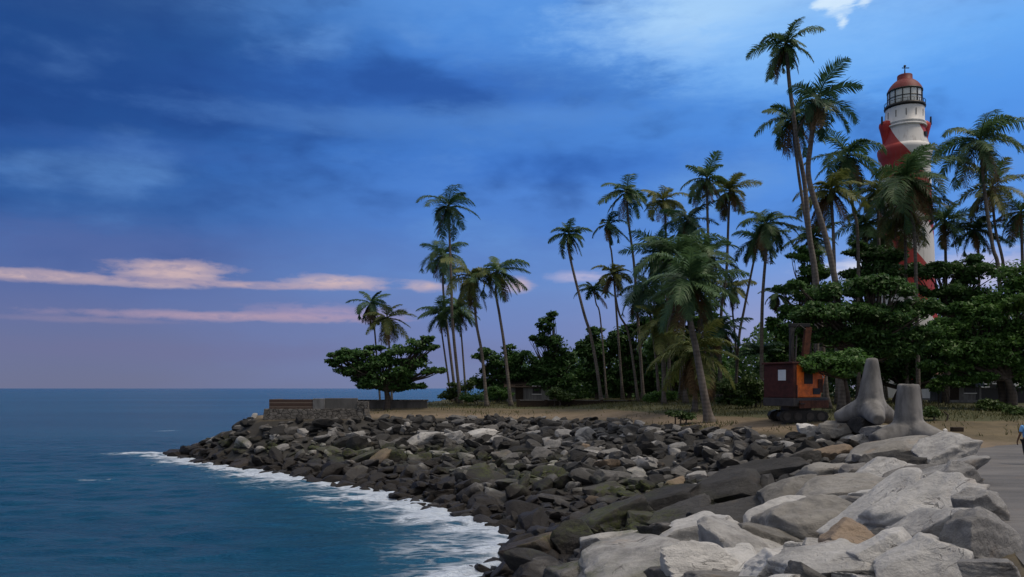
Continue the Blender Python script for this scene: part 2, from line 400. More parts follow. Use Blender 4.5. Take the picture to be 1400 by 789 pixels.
# ground: one sheet, sea bed, rubble slope, dry turf
xs = grid_axis(-42, 48, .6, 26000, 1.35); ys = grid_axis(-4, 112, .6, 26000, 1.35)
X, Y, f = grid(xs, ys); Z, T, DS, DE, IS, IT = land(X, Y)
back = np.maximum(0, Y-np.interp(X, EX, EY))
m, t, b = mat('dry_turf_and_rubble')
g = t.nodes.new('ShaderNodeNewGeometry'); pos = g.outputs['Position']
n1 = noise(t, pos, .35, 5, .6, .3); n2 = noise(t, pos, 2.2, 6, .65); n3 = noise(t, pos, 14, 4, .7)
soil = mix(t, (n1*.6+n2*.4).step(.35, .65), (.075,.058,.029), (.145,.112,.060))
soil = mix(t, n3.step(.5, .7)*.35, soil, (.055,.038,.02))
path = attr_node(t, 'trodden')*(n1*.5+n2*.5).step(.3, .6)
soil = mix(t, path*.8, soil, (.20,.15,.105))
gr = (attr_node(t, 'green')+(n1-.5)*1.3+(n2-.5)*.8).step(.38, .75)
soil = mix(t, gr*.85, soil, mix(t, n3, (.026,.036,.010), (.065,.07,.022)))
rub = attr_node(t, 'rubble')
cc = mix(t, rub, soil, mix(t, n2, (.010,.0095,.009), (.05,.047,.043)))
t.links.new(cc, b.inputs['Base Color']); b.inputs['Roughness'].default_value = .95
bump(t, b, n2+n3*.4, .6, .08)
ground = tag(mesh('ground', np.stack([X, Y, Z], -1).reshape(-1, 3), f, m, smooth=True), kind='structure')
attr(ground, 'rubble', 1-smooth(T, .99, 1.008))
attr(ground, 'trodden', np.where(IT, smooth(DE, .2, 1.0)*(1-smooth(DE, 2.5, 6)), 0))
attr(ground, 'green', np.where(IT, np.clip(smooth(back, 9.5, 13)*.8 + .55*np.exp(-((X-13)/2.2)**2-((Y-55.5)/1.6)**2)+.4*smooth(X, 25, 27)*smooth(back, 9, 12), 0, 1), 0))

# asphalt road beside the rocks
rd = [(-3,-30),(1.6,0),(6.4,9.6),(12.4,21),(16.7,29.5),(20.4,36.6),(22.2,38.4),(27,41.2),(40,41.8),(70,42.4),(70,-30)]
bmr = bmesh.new(); rng = random.Random(5)
pts = []
for k in range(len(rd)):
    a_, b_ = Vector((*rd[k], 0)), Vector((*rd[(k+1) % len(rd)], 0)); n = max(1, int((b_-a_).length/1.0)) if k < 9 else 1
    for q in range(n):
        p = a_.lerp(b_, q/n); p.x += rng.uniform(-.02, .22)*(k < 9); p.y += rng.uniform(-.15, .15)*(k < 9); pts.append(p)
bmr.faces.new([bmr.verts.new((p.x, p.y, 4.006)) for p in pts]); bmesh.ops.triangulate(bmr, faces=bmr.faces[:])
m, t, b = mat('worn_asphalt'); g = t.nodes.new('ShaderNodeNewGeometry'); pos = g.outputs['Position']
n1 = noise(t, mapped(t, pos, (.25, 1, 1), (0, 0, R(-28))), .9, 6, .6, .4); n2 = noise(t, pos, 30, 4, .7); n3 = noise(t, pos, .5, 4)
ck = 1.0-voro(t, mapped(t, pos, (.3, 1, 1), (0, 0, R(5))), .8).step(.0, .02)
cc = mix(t, n1.step(.3, .7), (.062,.060,.060), (.135,.128,.124)); cc = mix(t, n2.step(.45, .7)*.5, cc, (.19,.18,.175))
cc = mix(t, n3.step(.55, .75)*.5, cc, (.15,.115,.085)); cc = mix(t, ck*n1.step(.4, .6)*.7, cc, (.03,.03,.03))
t.links.new(cc, b.inputs['Base Color']); b.inputs['Roughness'].default_value = .85; bump(t, b, n2+n1, .4, .02)
tag(bm_obj('road', bmr, m), kind='structure')

# ------------------------------------------------------------------ sea
xs = grid_axis(-75, 6, .4, 45000, 1.3); ys = grid_axis(8, 112, .4, 45000, 1.3)
X, Y, f = grid(xs, ys); _, T, DS, DE, IS, IT = land(X, Y)
off = np.where(IS, 0, DS)
fade = np.exp(-np.maximum(0, np.hypot(X, Y)-70)/60)
rr = np.random.RandomState(4); H = np.zeros(X.shape)
for k in range(16):
    L = 1.4*1.28**k if k < 11 else rr.uniform(4, 12); d = R(rr.uniform(55, 120)); w = 2*np.pi/L
    ph = w*(X*np.cos(d)+Y*np.sin(d))+rr.uniform(0, 6)+1.3*np.sin(X*.11+k)+1.1*np.cos(Y*.13-k)
    H += .0085*L**.75*(1-np.abs(np.sin(ph*.5)))*rr.uniform(.6, 1)
pn = np.stack([X.ravel()*.2, Y.ravel()*.5, X.ravel()*0], 1)
H = (H-H.mean())*1.7+fbm(pn*1.7, 3, 31).reshape(X.shape)*.16
Z = H*fade*(.55+.45*smooth(off, 0, 8))

# surf: wash along the rocks, trailing out at the head and in the cove
wob = (fbm(pn*1.1, 4, 21).reshape(X.shape))
wid = np.interp(Y, [20, 28, 34, 40, 46, 52, 60, 68, 76, 84, 95], [3.2, 4.2, 4.8, 5.0, 6.4, 6.4, 4.2, 3.4, 4.2, 5.0, 2.0])
foam = np.exp(-np.maximum(0, off-.5+wob*3.2)/(wid*.55))
foam = np.maximum(foam, .95*np.exp(-((X+37.5)/4.6)**2-((Y-83.0)/1.9)**2))
foam = np.maximum(foam, .50*np.exp(-((X+2.9)/3.2)**2-((Y-34)/5.5)**2))
foam = np.maximum(foam, .72*np.exp(-((X+10.0)/3.5)**2-((Y-49.0)/1.2)**2))
for (px, py, wx, wy) in ((228,589,2.4,.8),(90,612,1.2,.4),(128,655,1.8,.4),(440,687,1.6,.5)):
    Yp = HC*F/(py-531.); foam = np.maximum(foam, .52*np.exp(-((X-(px-700)/F*Yp)/wx)**2-((Y-Yp)/wy)**2))
ln = fbm(np.stack([X.ravel()*.9, Y.ravel()*1.6, X.ravel()*0], 1), 4, 41).reshape(X.shape)
Z = Z+np.clip(foam, 0, 1)*(.16+ln*.35)*fade
Z = np.where(IS, np.minimum(Z, .08), Z)
m, t, b = mat('sea_water'); g = t.nodes.new('ShaderNodeNewGeometry'); pos = g.outputs['Position']
fo = attr_node(t, 'foam')
w1 = noise(t, mapped(t, pos, (.35, 1.0, 1), (0, 0, R(8))), 1.1, 5, .6, .6); w2 = noise(t, mapped(t, pos, (.6, 1.6, 1), (0, 0, R(-12))), 4.5, 4, .6, .4)
w3 = noise(t, mapped(t, pos, (.12, .4, 1)), .22, 4, .6, .3); w4 = noise(t, mapped(t, pos, (.02, .12, 1)), .12, 5, .6)
lace = noise(t, mapped(t, pos, (.42, 1.15, 1), (0, 0, R(14))), 1.15, 7, .66, 1.6)
lace2 = (voro(t, mapped(t, pos, (.5, 1.1, 1), (0, 0, R(10))), 1.3)*1.0)
ed = lace*.62+(.22-lace2).step(-.1, .22)*.30
fm = (fo*1.0+ed+(w2-.5)*.25-.80).step(.0, .42)
base = mix(t, (w4*.5+w1*.3+w3*.2).step(.34, .66), (.005,.056,.122), (.013,.10,.19))
base = mix(t, fo.step(.05, .5)*.55, base, (.045,.17,.29))
base = mix(t, fm, base, mix(t, w2, (.40,.50,.66), (.74,.80,.88)))
t.links.new(base, b.inputs['Base Color'])
ro = fm*.5+.22; t.links.new(ro.s, b.inputs['Roughness']); b.inputs['IOR'].default_value = 1.33; b.inputs['Specular IOR Level'].default_value = .13
bump(t, b, w1*1.35+w2*.5+w3*1.6+w4*2.0+fm*.35+lace*fo*.4, 1.0, .5)
sea = tag(mesh('water', np.stack([X, Y, Z], -1).reshape(-1, 3), f, m, smooth=True), kind='structure')
attr(sea, 'foam', foam)

# ------------------------------------------------------------------ rocks
_ico = {}
def ico(sub):
    if sub not in _ico:
        bm = bmesh.new(); bmesh.ops.create_icosphere(bm, subdivisions=sub, radius=1)
        v = np.array([q.co[:] for q in bm.verts]); f_ = np.array([[q.index for q in p.verts] for p in bm.faces]); bm.free()
        _ico[sub] = (v/np.linalg.norm(v, axis=1)[:, None], f_)
    return _ico[sub]
def rock(seed, sub, scale=(1,1,1), p=40, rough=.10, nplanes=9):
    r = np.random.RandomState(seed); d, f_ = ico(sub)
    n = r.normal(size=(nplanes, 3)); n = np.vstack([n, [[0,0,1],[0,0,-1],[1,0,0],[-1,0,0],[0,1,0],[0,-1,0]]+r.normal(size=(6,3))*.28])
    n /= np.linalg.norm(n, axis=1)[:, None]; off_ = np.concatenate([r.uniform(.78, 1.12, nplanes), r.uniform(.62, .95, 6)])
    q = np.maximum(d @ n.T, 0)/off_
    rad = np.sum(q**p, 1)**(-1/p)
    v = d*np.minimum(rad, 1.45)[:, None]
    o = r.uniform(0, 50, 3)
    lay = v @ np.array([.25, .15, .95])
    s = fbm(v*1.3+o, 4, seed)*rough*1.4+fbm(v*4+o, 3, seed+7)*rough*.35
    st = np.abs(((lay*r.uniform(2.2, 3.6)+fbm(v*1.1+o, 2, seed+3)*.7) % 1)-.5)
    v = v+d*(s+.05*rough/.1*(st-.25)*r.uniform(.3, 1.2))[:, None]
    return v*np.asarray(scale), f_
rows = 0
rocks = []                               # (projected size, world centre, half sizes, euler, tone, seed, label)
def manual(px, py, w, h, roll, tone, label, seed, tilt=.0, depth=.9, lift=.15):
    c_ = hit(px, py, lift); D = c_[1]
    if tone == 'rock_light' and py > 640: w *= 1.18; h *= 1.14
    a = w/2/F*D; cz = h/2/F*D
    rocks.append(dict(size=1e9, c=c_, s=(a/.98, a*depth, cz/.90), e=(tilt, -R(roll), R(random.Random(seed).uniform(-12, 12))), tone=tone, seed=seed, label=label, man=True, px=px, py=py))
MAN = [
 (1270,774,120,70,30,'rock_light','largest pale boulder at the bottom right beside the road, with pitted faces'),
 (1332,756,84,100,12,'rock_light','pale boulder with pitted top at the very edge of the asphalt'),
 (1262,706,128,56,36,'rock_light','long pale slab leaning up towards the road edge in the foreground'),
 (1196,712,116,56,30,'rock_light','bluish pale slab lying behind the long leaning slab'),
 (1296,626,84,46,28,'rock_light','sharp pale slab standing up highest at the end of the road'),
 (1310,668,60,56,22,'rock_light','pale flat boulder at the road edge below the sharp upright slab'),
 (1262,664,110,34,18,'rock_light','flat pale stone wedged between the road edge boulders and the grey slab'),
 (1158,684,140,62,10,'rock_grey','grey rounded boulder in the middle of the pale foreground heap'),
 (1118,730,165,96,-8,'rock_grey','big grey boulder with a pointed top and a rusty tan stain'),
 (1166,756,90,70,10,'rock_tan','tan stained grey boulder face at the bottom below the pointed boulder'),
 (1136,782,150,48,6,'rock_light','pale slab with a dark hollow at the bottom edge of the picture'),
 (1018,772,110,74,-14,'rock_light','pale faceted boulder at the bottom between two larger slabs'),
 (962,738,118,60,14,'rock_light','pale cracked boulder below the dark slabs'),
 (876,782,180,54,14,'rock_light','broad low pale slab at the bottom centre'),
 (790,790,110,40,10,'rock_mid','grey slab next to the tan boulder at the waterline'),
 (1052,756,90,60,-24,'rock_grey','grey wedge shaped boulder beside the pointed boulder'),
 (1214,624,120,46,14,'rock_grey','long grey slab with a tan face below the two tetrapods'),
 (1258,606,34,34,2,'rock_light','squared pale block touching the foot of the nearer tetrapod'),
 (1142,622,50,30,20,'rock_tan','tan speckled boulder in the heap below the excavator'),
 (1141,588,52,26,2,'rock_grey','squared grey block on top of the heap, left of the dark block'),
 (1104,592,30,32,20,'rock_light','pale upright stone at the left end of the heap top'),
 (1184,584,44,26,-2,'rock_dark','dark squared block on the heap just left of the nearer tetrapod'),
 (1174,604,40,22,8,'rock_light','small pale stone under the dark squared block'),
 (1222,592,76,28,4,'rock_grey','smooth grey boulder in front of the nearer tetrapod'),
 (1164,571,34,20,18,'rock_tan','brown ribbed stone on the top of the heap'),
 (1196,572,40,18,-6,'rock_mid','flat grey stone lying between the two tetrapods'),
 (1128,650,84,30,12,'rock_grey','grey slab with a dark cavity under it, below the tan speckled boulder'),
 (1062,652,120,46,14,'rock_dark','dark grey slab at the top of the smooth dark slope'),
 (988,676,150,54,16,'rock_dark','broad dark slab in the middle of the dark slope'),
 (900,694,150,52,16,'rock_dark','dark slab low on the slope above the pale boulders'),
 (826,726,130,60,18,'rock_dark','dark slab lowest on the slope, behind the tan boulder'),
 (730,764,100,60,10,'rock_tan','tan grey boulder with banded top at the edge of the surf'),
 (786,752,70,70,30,'rock_dark','dark upright slab beside the tan banded boulder'),
 (1010,712,130,44,18,'rock_dark','dark flat slab just above the pale cracked boulder'),
 (930,716,110,40,16,'rock_dark','dark narrow slab above the broad low pale slab'),
 (1090,690,100,44,14,'rock_grey','grey slab between the dark slope and the pale foreground heap'),
 (1352,782,60,40,8,'rock_light','pale stone in the bottom right corner where the heap meets the asphalt'),
 (1252,738,110,52,32,'rock_light','pale slab under the long leaning slab near the bottom right'),
 (1212,766,92,60,24,'rock_light','blocky pale stone left of the largest pale boulder'),
 (1230,680,84,40,30,'rock_light','tilted pale stone just behind the long leaning slab'),
 (1336,704,60,60,-14,'rock_light','pale upright stone on the asphalt edge half way along the heap'),
 (1066,786,90,50,-10,'rock_light','pale block cut by the bottom edge beside the slab with the dark hollow'),
 (846,750,110,44,12,'rock_light','pale rounded slab at the left end of the foreground heap'),
 (1076,720,80,44,18,'rock_light','pale wedge behind the pointed boulder'),
 (1196,660,80,34,24,'rock_light','pale stone leaning behind the bluish slab'),
 (690,752,36,18,12,'rock_dark','black wet rock reaching into the surf beside the tan boulder'),
 (268,616,22,12,4,'rock_dark','lone black rock in the foam off the tip of the headland'),
 (585,602,40,28,14,'rock_light','pale leaning slab high on the bank below the left palms'),
 (620,600,38,24,16,'rock_light','pale flat slab right of the leaning slab below the left palms'),
 (655,596,44,16,20,'rock_light','narrow pale slab near the turf edge below the left palms'),
]
for i, (px, py, w, h, ro_, tone, lb) in enumerate(MAN): manual(px, py, w, h, ro_, tone, lb, 1000+i)
rr = np.random.RandomState(11)
cand = []
for Yc in np.arange(6, 90, .80):
    for Xc in np.arange(-37, 23, .80):
        cand.append((Xc+rr.uniform(-.45, .45), Yc+rr.uniform(-.45, .45)))
cand = np.array(cand); z_, t_, ds_, de_, is_, it_ = land(cand[:, 0], cand[:, 1])
keep = (((t_ > .0) & (t_ < np.where(cand[:, 1] < 38, .92, .985)) & is_ & ~it_) | (~is_ & (ds_ < .7)) | (it_ & (de_ < .35) & (cand[:, 1] > 42)) | (it_ & (np.hypot(cand[:, 0]-18.4, cand[:, 1]-42.3) < 2.6)))
keep &= ~((cand[:, 0] > -23.0) & (cand[:, 0] < -13.4) & (cand[:, 1] > 72.9))
keep &= np.abs(cand[:, 0]) < cand[:, 1]*.72+3
keep &= ~((cand[:, 1] > 80) & (cand[:, 0] > -29))
manc = [(q['c'], max(q['s'])) for q in rocks]
for (x, y), z, tt, ok in zip(cand, z_, t_, keep):
    if not ok: continue
    D = y; s = rr.choice([.28, .40, .52, .68, .9], p=[.28, .30, .24, .13, .05])*(.9 if (y > 36 and x > 6) else 1.0)
    if tt > .93 and y > 36: s = min(s, .5)
    if y < 18: s *= .8
    if any((x-c_[0])**2+(y-c_[1])**2 < (.62*q+.2*s)**2 for c_, q in manc): continue
    u = rr.rand()
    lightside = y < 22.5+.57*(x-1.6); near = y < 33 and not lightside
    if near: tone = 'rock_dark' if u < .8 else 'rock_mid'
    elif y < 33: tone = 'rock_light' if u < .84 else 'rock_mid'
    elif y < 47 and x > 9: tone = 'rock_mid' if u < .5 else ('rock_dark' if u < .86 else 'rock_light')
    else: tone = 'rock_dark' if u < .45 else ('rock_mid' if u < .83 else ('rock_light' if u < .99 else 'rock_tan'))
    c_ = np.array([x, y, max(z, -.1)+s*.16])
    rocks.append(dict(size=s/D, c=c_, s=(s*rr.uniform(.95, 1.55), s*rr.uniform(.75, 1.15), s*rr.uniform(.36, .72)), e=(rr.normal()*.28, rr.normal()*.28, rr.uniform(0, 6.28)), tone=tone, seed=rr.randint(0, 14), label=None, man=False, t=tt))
for k in range(900):                     # grit and small stones in the gaps
    y = rr.uniform(9, 36); x = rr.uniform(-2, 20); z, tt = [float(q[0]) for q in land(np.array([x]), np.array([y]))[:2]]
    if tt < .2 or tt > .99: continue
    s = rr.uniform(.07, .22); rocks.append(dict(size=s/y*.02, c=np.array([x, y, z+.05]), s=(s*1.3, s, s*.7), e=(0, 0, rr.uniform(0, 6)), tone='rock_light' if rr.rand() < .4 and y < 22.5+.57*(x-1.6) else 'rock_mid', seed=rr.randint(0, 14), label=None, man=False, t=tt))
rocks.sort(key=lambda q: -q['size'])
tones = {'rock_light': 'pale grey', 'rock_mid': 'mid grey', 'rock_dark': 'dark', 'rock_tan': 'tan'}
protos = {}
def zone(q):
    x, y, z = q['c']; tt = q.get('t', .5)
    if y > 70 and x < -17: w = 'on the headland tip below the stone bastion'
    elif y > 56: w = 'on the far bank below the left palms'
    elif y > 40: w = 'on the bank below the leaning palm'
    elif y > 30: w = 'on the slope left of the tetrapods'
    else: w = 'filling gaps in the foreground heap'
    if tt < .3: v = 'wet, at the waterline'
    elif tt < .68: v = 'half way up'
    else: v = 'near the top edge'
    sh = 'flat' if q['s'][2] < .62*q['s'][0] else 'blocky'
    return w, v, sh
nind = 0; rest = []
for q in rocks:
    if nind >= 296: rest.append(q); continue
    nind += 1
    if q['man']:
        sub = 6 if q['c'][1] < 34 else 4
        v, f_ = rock(q['seed'], sub, q['s'], p=55, rough=.125)
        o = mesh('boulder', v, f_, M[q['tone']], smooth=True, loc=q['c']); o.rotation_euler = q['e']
        o.data.set_sharp_from_angle(angle=R(38)); tag(o, q['label'], 'boulder', 'boulders of the sea wall')
    else:
        sub = 5 if q['c'][1] < 30 else 4
        key = (q['seed'], sub, q['tone'])
        if key not in protos:
            v, f_ = rock(q['seed'], sub, (1, 1, 1), p=48, rough=.12)
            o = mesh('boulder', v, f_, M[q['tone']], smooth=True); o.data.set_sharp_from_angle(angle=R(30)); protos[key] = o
        else:
            o = protos[key].copy(); COL.objects.link(o)
        o.location = q['c']; o.rotation_euler = q['e']; o.scale = q['s']
        w, vv, sh = zone(q)
        tag(o, f'{tones[q["tone"]]} {sh} boulder {w}, {vv}', 'boulder', f'{tones[q["tone"]]} {sh} boulders {w}, {vv}')
by = {}
VS, FS, MI, o0 = [], [], [], 0
order = ['rock_dark', 'rock_mid', 'rock_light', 'rock_tan']
for q in rest:
    key = ('s', q['seed']);
    if key not in by: by[key] = rock(q['seed']+40, 3, (1, 1, 1), p=40, rough=.12)
    v, f_ = by[key]; Rm = np.array(Euler(q['e']).to_matrix())
    VS.append((v*np.array(q['s'])) @ Rm.T+q['c']); FS.append(f_+o0); MI.append(np.full(len(f_), order.index(q['tone']))); o0 += len(v)
if rest:
    o = mesh('rubble', np.vstack(VS), np.vstack(FS), None, smooth=True)
    o.data.set_sharp_from_angle(angle=R(30))
    for k in order: o.data.materials.append(M[k])
    o.data.polygons.foreach_set('material_index', np.concatenate(MI).astype(np.int32))
    tag(o, 'smaller grey and dark stones packed between the boulders of the sea wall', 'rubble', kind='stuff')
print('rocks', len(rocks), 'rest', len(rest))

# ------------------------------------------------------------------ tetrapods
def tetrapod(px, py, D, L, rr_, rt, rot, label, lean=0, side=.85):
    d, f_ = ico(6); a = math.acos(-1/3)
    legs = [np.array([0, 0, 1.])]+[np.array([math.sin(a)*math.cos(k), math.sin(a)*math.sin(k), math.cos(a)]) for k in (rot, rot+2*math.pi/3, rot+4*math.pi/3)]
    rad = np.zeros(len(d)); L0 = L
    for kk, n in enumerate(legs):
        L = L0*(side if kk else 1.0)
        cs = d @ n; sn = np.sqrt(np.maximum(0, 1-cs*cs)); s1 = rr_/(sn+(rr_-rt)/L*cs+1e-6); s2 = L/np.maximum(cs, 1e-6)
        s = (np.maximum(s1, 1e-3)**-40+s2**-40)**(-1/40)
        rad = np.where(cs > .05, (rad**18+s**18)**(1/18), rad)
    v = d*rad[:, None]; v += d*(fbm(v*3, 4, 4)*.05-.05*np.maximum(0, fbm(v*5, 3, 8)-.28))[:, None]
    o = mesh('tetrapod', v, f_, M['concrete'], smooth=True, loc=P(px, py, D)); o.rotation_euler = (0, R(lean), 0)
    return tag(o, label, 'tetrapod', 'concrete tetrapods on the sea wall')
tetrapod(1242, 588, 40.0, 2.28, .72, .50, R(-50), 'nearer concrete tetrapod with its flat ended leg pointing up beside the road end')
tetrapod(1190, 557, 44.5, 2.72, .78, .30, R(-100), 'further concrete tetrapod with a narrow leg raised against the dark trees', 2, .72)

# ------------------------------------------------------------------ lighthouse
LH = 101.0; u = LH/F
lx, ly, lz = (1237-700)/F*LH, LH, gz((1237-700)/F*LH, LH)-.1
lh = tag(empty('lighthouse', (lx, ly, lz)), 'tall round lighthouse in red and white spiral bands with a red domed lantern', 'lighthouse')
zy = lambda py: HC-(py-531)*u-lz
m, t, b = mat('lighthouse_bands'); g = t.nodes.new('ShaderNodeTexCoord'); x, y, z = sep(t, g.outputs['Object'])
an = x.m('ARCTAN2', y)/(2*math.pi)
band = (an*-2.0 + z/11.5 + .47).m('FRACT'); n = noise(t, mapped(t, g.outputs['Object'], (1, 1, .2)), 1.2, 6, .6)
cc = mix(t, band.step(.495, .505), mix(t, n, (.60,.58,.56), (.76,.75,.73)), mix(t, n, (.30,.022,.018), (.42,.035,.028)))
run = noise(t, mapped(t, g.outputs['Object'], (1.6, 1.6, .10)), 1.5, 6, .65); cc = mix(t, run.step(.52, .74)*.42, cc, (.16,.12,.10))
t.links.new(cc, b.inputs['Base Color']); b.inputs['Roughness'].default_value = .6; bump(t, b, n, .15, .05)
mb = m
prof = [(r_*u, zy(py)) for py, r_ in ((547,43),(500,41.5),(430,39.5),(370,37),(300,34.5),(240,32),(222,31.2),(219,32.8),(214,33.6),(209,34.6),(205,34.6),(203,32.4),(201,30))]
mesh('tower', *lathe([(44*u, -1.5)]+prof), mb, lh, smooth=False).data.polygons.foreach_set('use_smooth', np.ones((len(prof))*48, bool))
mesh('upper_shaft', *lathe([(r_*u, zy(py)) for py, r_ in ((201,30),(190,27),(180,25.3),(177,25.2))]), mb, lh, smooth=True)
prof = [(r_*u, zy(py)) for py, r_ in ((177,25.2),(176.8,27),(175,27.3),(174,26),(173.5,24.5),(172.5,24.5),(172,26),(170.5,26.2),(169.5,24.6),(155,24.4),(150,24.4))]
mesh('upper_tower', *lathe(prof), M['white'], lh)
mesh('lantern_gallery', *lathe([(r_*u, zy(py)) for py, r_ in ((150.5,24),(149,26),(147.5,26.2),(145.6,25.5),(145.4,22))]), M['black'], lh)
dm, t, b = mat('lantern_glass'); b.inputs['Base Color'].default_value = (.42,.47,.44,1); b.inputs['Roughness'].default_value = .12; b.inputs['Specular IOR Level'].default_value = .6
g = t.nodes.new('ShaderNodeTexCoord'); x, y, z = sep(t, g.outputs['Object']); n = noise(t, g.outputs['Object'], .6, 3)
t.links.new(mix(t, (x*.22+n*.4+.15).clamp(), (.60,.64,.60), (.88,.89,.90)), b.inputs['Base Color'])  # glass coloured lighter to the right, imitating light from that side
gl = mesh('lantern', *lathe([(21.4*u, zy(146)), (21.4*u, zy(126))], 48), dm, lh)
for k in range(14):
    th = k/14*2*math.pi+.1; new_box('glazing_bar', M['black'], gl, (21.6*u*math.cos(th), 21.6*u*math.sin(th), (zy(146)+zy(126.5))/2), (.11, .11, 19.2*u), (0, 0, th), 0)
mesh('glazing_ring', *lathe([(21.3*u, zy(136.4)), (21.9*u, zy(136.4)), (21.9*u, zy(135.4)), (21.3*u, zy(135.4))], 48), M['black'], gl)
mesh('lantern_eave', *lathe([(20*u, zy(127.2)), (22.6*u, zy(127.2)), (22.6*u, zy(125.2)), (20*u, zy(124.6))]), M['black'], lh)
dmv = [(r_*u, zy(py)) for py, r_ in ((125,22.4),(122,21),(118.5,19),(115,16.2),(112,12.8),(110.8,10.6),(110.4,9.8),(104,9.6),(103.2,9.2),(102.2,6.5),(101.6,0.01))]
dome = mesh('dome', *lathe(dmv), simple('dome_paint', (.15,.010,.014), .6, .25, 3, .1), lh, smooth=True)
mesh('finial', *sweep([(0, 0, zy(102)), (0, 0, zy(97)), (0, 0, zy(91))], [.09, .07, .03], 6), M['black'], dome)
new_box('vane', M['black'], dome, (.1, 0, zy(93)), (.9, .06, .1), None, 0)
bmv = bmesh.new(); bmesh.ops.create_icosphere(bmv, subdivisions=2, radius=.16, matrix=Matrix.Translation((0, 0, zy(90.5)))); bm_obj('finial_ball', bmv, M['black'], dome)
for k in range(12):                      # plate seams on the white drum
    th = k/12*2*math.pi+.14; new_box('seam_rib', M['concrete'], lh, (24.45*u*math.cos(th), 24.45*u*math.sin(th), zy(160)), (.06, .10, 9*u), (0, 0, th), 0)
mesh_q('gallery_rail', *sweep([(25.6*u*math.cos(a_), 25.6*u*math.sin(a_), zy(141.5)) for a_ in np.linspace(0, 2*math.pi, 41)], .035, 5, False), M['black'], lh)
for k in range(20):
    th = k/20*2*math.pi; new_box('rail_post', M['black'], lh, (25.6*u*math.cos(th), 25.6*u*math.sin(th), (zy(141.5)+zy(146))/2), (.05, .05, 4.5*u), (0, 0, th), 0)
for s in (-1, 1):                        # two red corbelled bays with short posts
    pr = [(.3, zy(226 if s < 0 else 208)), (3.4*u, zy(205)), (5.4*u, zy(190)), (7.4*u, zy(181)), (9.4*u, zy(173.5)), (9.0*u, zy(170)), (5.5*u, zy(166.5)), (.05, zy(165.5))]
    v, f_ = lathe(pr, 24); v[:, 0] += s*25.5*u*1.0; v[:, 0] += 0
    by_ = mesh('balcony', v, f_, M['red'], lh, smooth=True)
    for px_ in (33.2,):
        mesh('post', *sweep([(s*px_*u, -.4, zy(172)), (s*px_*u, -.4, zy(161))], [.13, .10], 6), M['black'], by_)
for k, (py, th) in enumerate(((190, -52), (260, -95), (330, -80), (420, -100))):
    r_ = {190: 27, 260: 33, 330: 35.5, 420: 39}[py]*u; th = R(th)
    new_box('window', M['black'], lh, (r_*math.cos(th), r_*math.sin(th), zy(py)), (.4, .5, .55 if py < 200 else .9), (0, 0, th), 0)

# ------------------------------------------------------------------ palms
def frond(rs, base, az_, th0, L, bend, droop, nleaf, lw, wind):
    S = 11; s = np.linspace(0, 1, S); ang_ = th0-bend*s**1.15
    hdir = np.array([math.cos(az_), math.sin(az_), 0]); seg = L/(S-1)
    dr = np.cos(ang_)[:, None]*hdir+np.sin(ang_)[:, None]*np.array([0, 0, 1.]); dr += wind*s[:, None]
    dr /= np.linalg.norm(dr, axis=1)[:, None]
    pts = base+np.vstack([[0, 0, 0], np.cumsum(dr[:-1]*seg, 0)])
    vr, fr = sweep(pts, np.linspace(.055, .012, S), 3, cap=False)
    si = np.linspace(.10, .995, nleaf)
    pi = np.stack([np.interp(si, s, pts[:, k]) for k in range(3)], 1); di = np.stack([np.interp(si, s, dr[:, k]) for k in range(3)], 1)
    side = np.cross(di, np.array([0, 0, 1.])); side /= np.linalg.norm(side, axis=1)[:, None]+1e-9
    tw = rs.normal()*.35; nrm = np.cross(side, di)
    ll = L*.31*np.clip(np.sin(np.pi*np.clip(si*.86+.12, 0, 1))**.6, .18, 1)
    Vv, Ff, o = [vr], [fr], len(vr)
    for sg in (-1, 1):
        l = ll*rs.uniform(.75, 1.1, nleaf)
        sd_ = side*sg*math.cos(tw*sg)+nrm*math.sin(tw*sg)
        d0 = sd_*.86+di*.62+nrm*.22; d0 += rs.normal(size=d0.shape)*.09; d0 /= np.linalg.norm(d0, axis=1)[:, None]
        d1 = d0*.75+di*.12+np.array([0, 0, -1.])*droop*rs.uniform(.5, 1.25, nleaf)[:, None]+wind*.4; d1 /= np.linalg.norm(d1, axis=1)[:, None]
        w = di*lw
        a0 = pi; a1 = pi+d0*(l*.45)[:, None]; a2 = a1+d1*(l*.6)[:, None]
        vv = np.stack([a0-w*.35, a0+w*.35, a1-w*.5, a1+w*.5, a2-w*.10, a2+w*.10], 1).reshape(-1, 3)
        k = np.arange(nleaf)[:, None]*6+o
        Ff.append(np.concatenate([k+np.array([[0, 1, 3, 2]]), k+np.array([[2, 3, 5, 4]])])); Vv.append(vv); o += len(vv)
    return np.vstack(Vv), np.vstack(Ff)
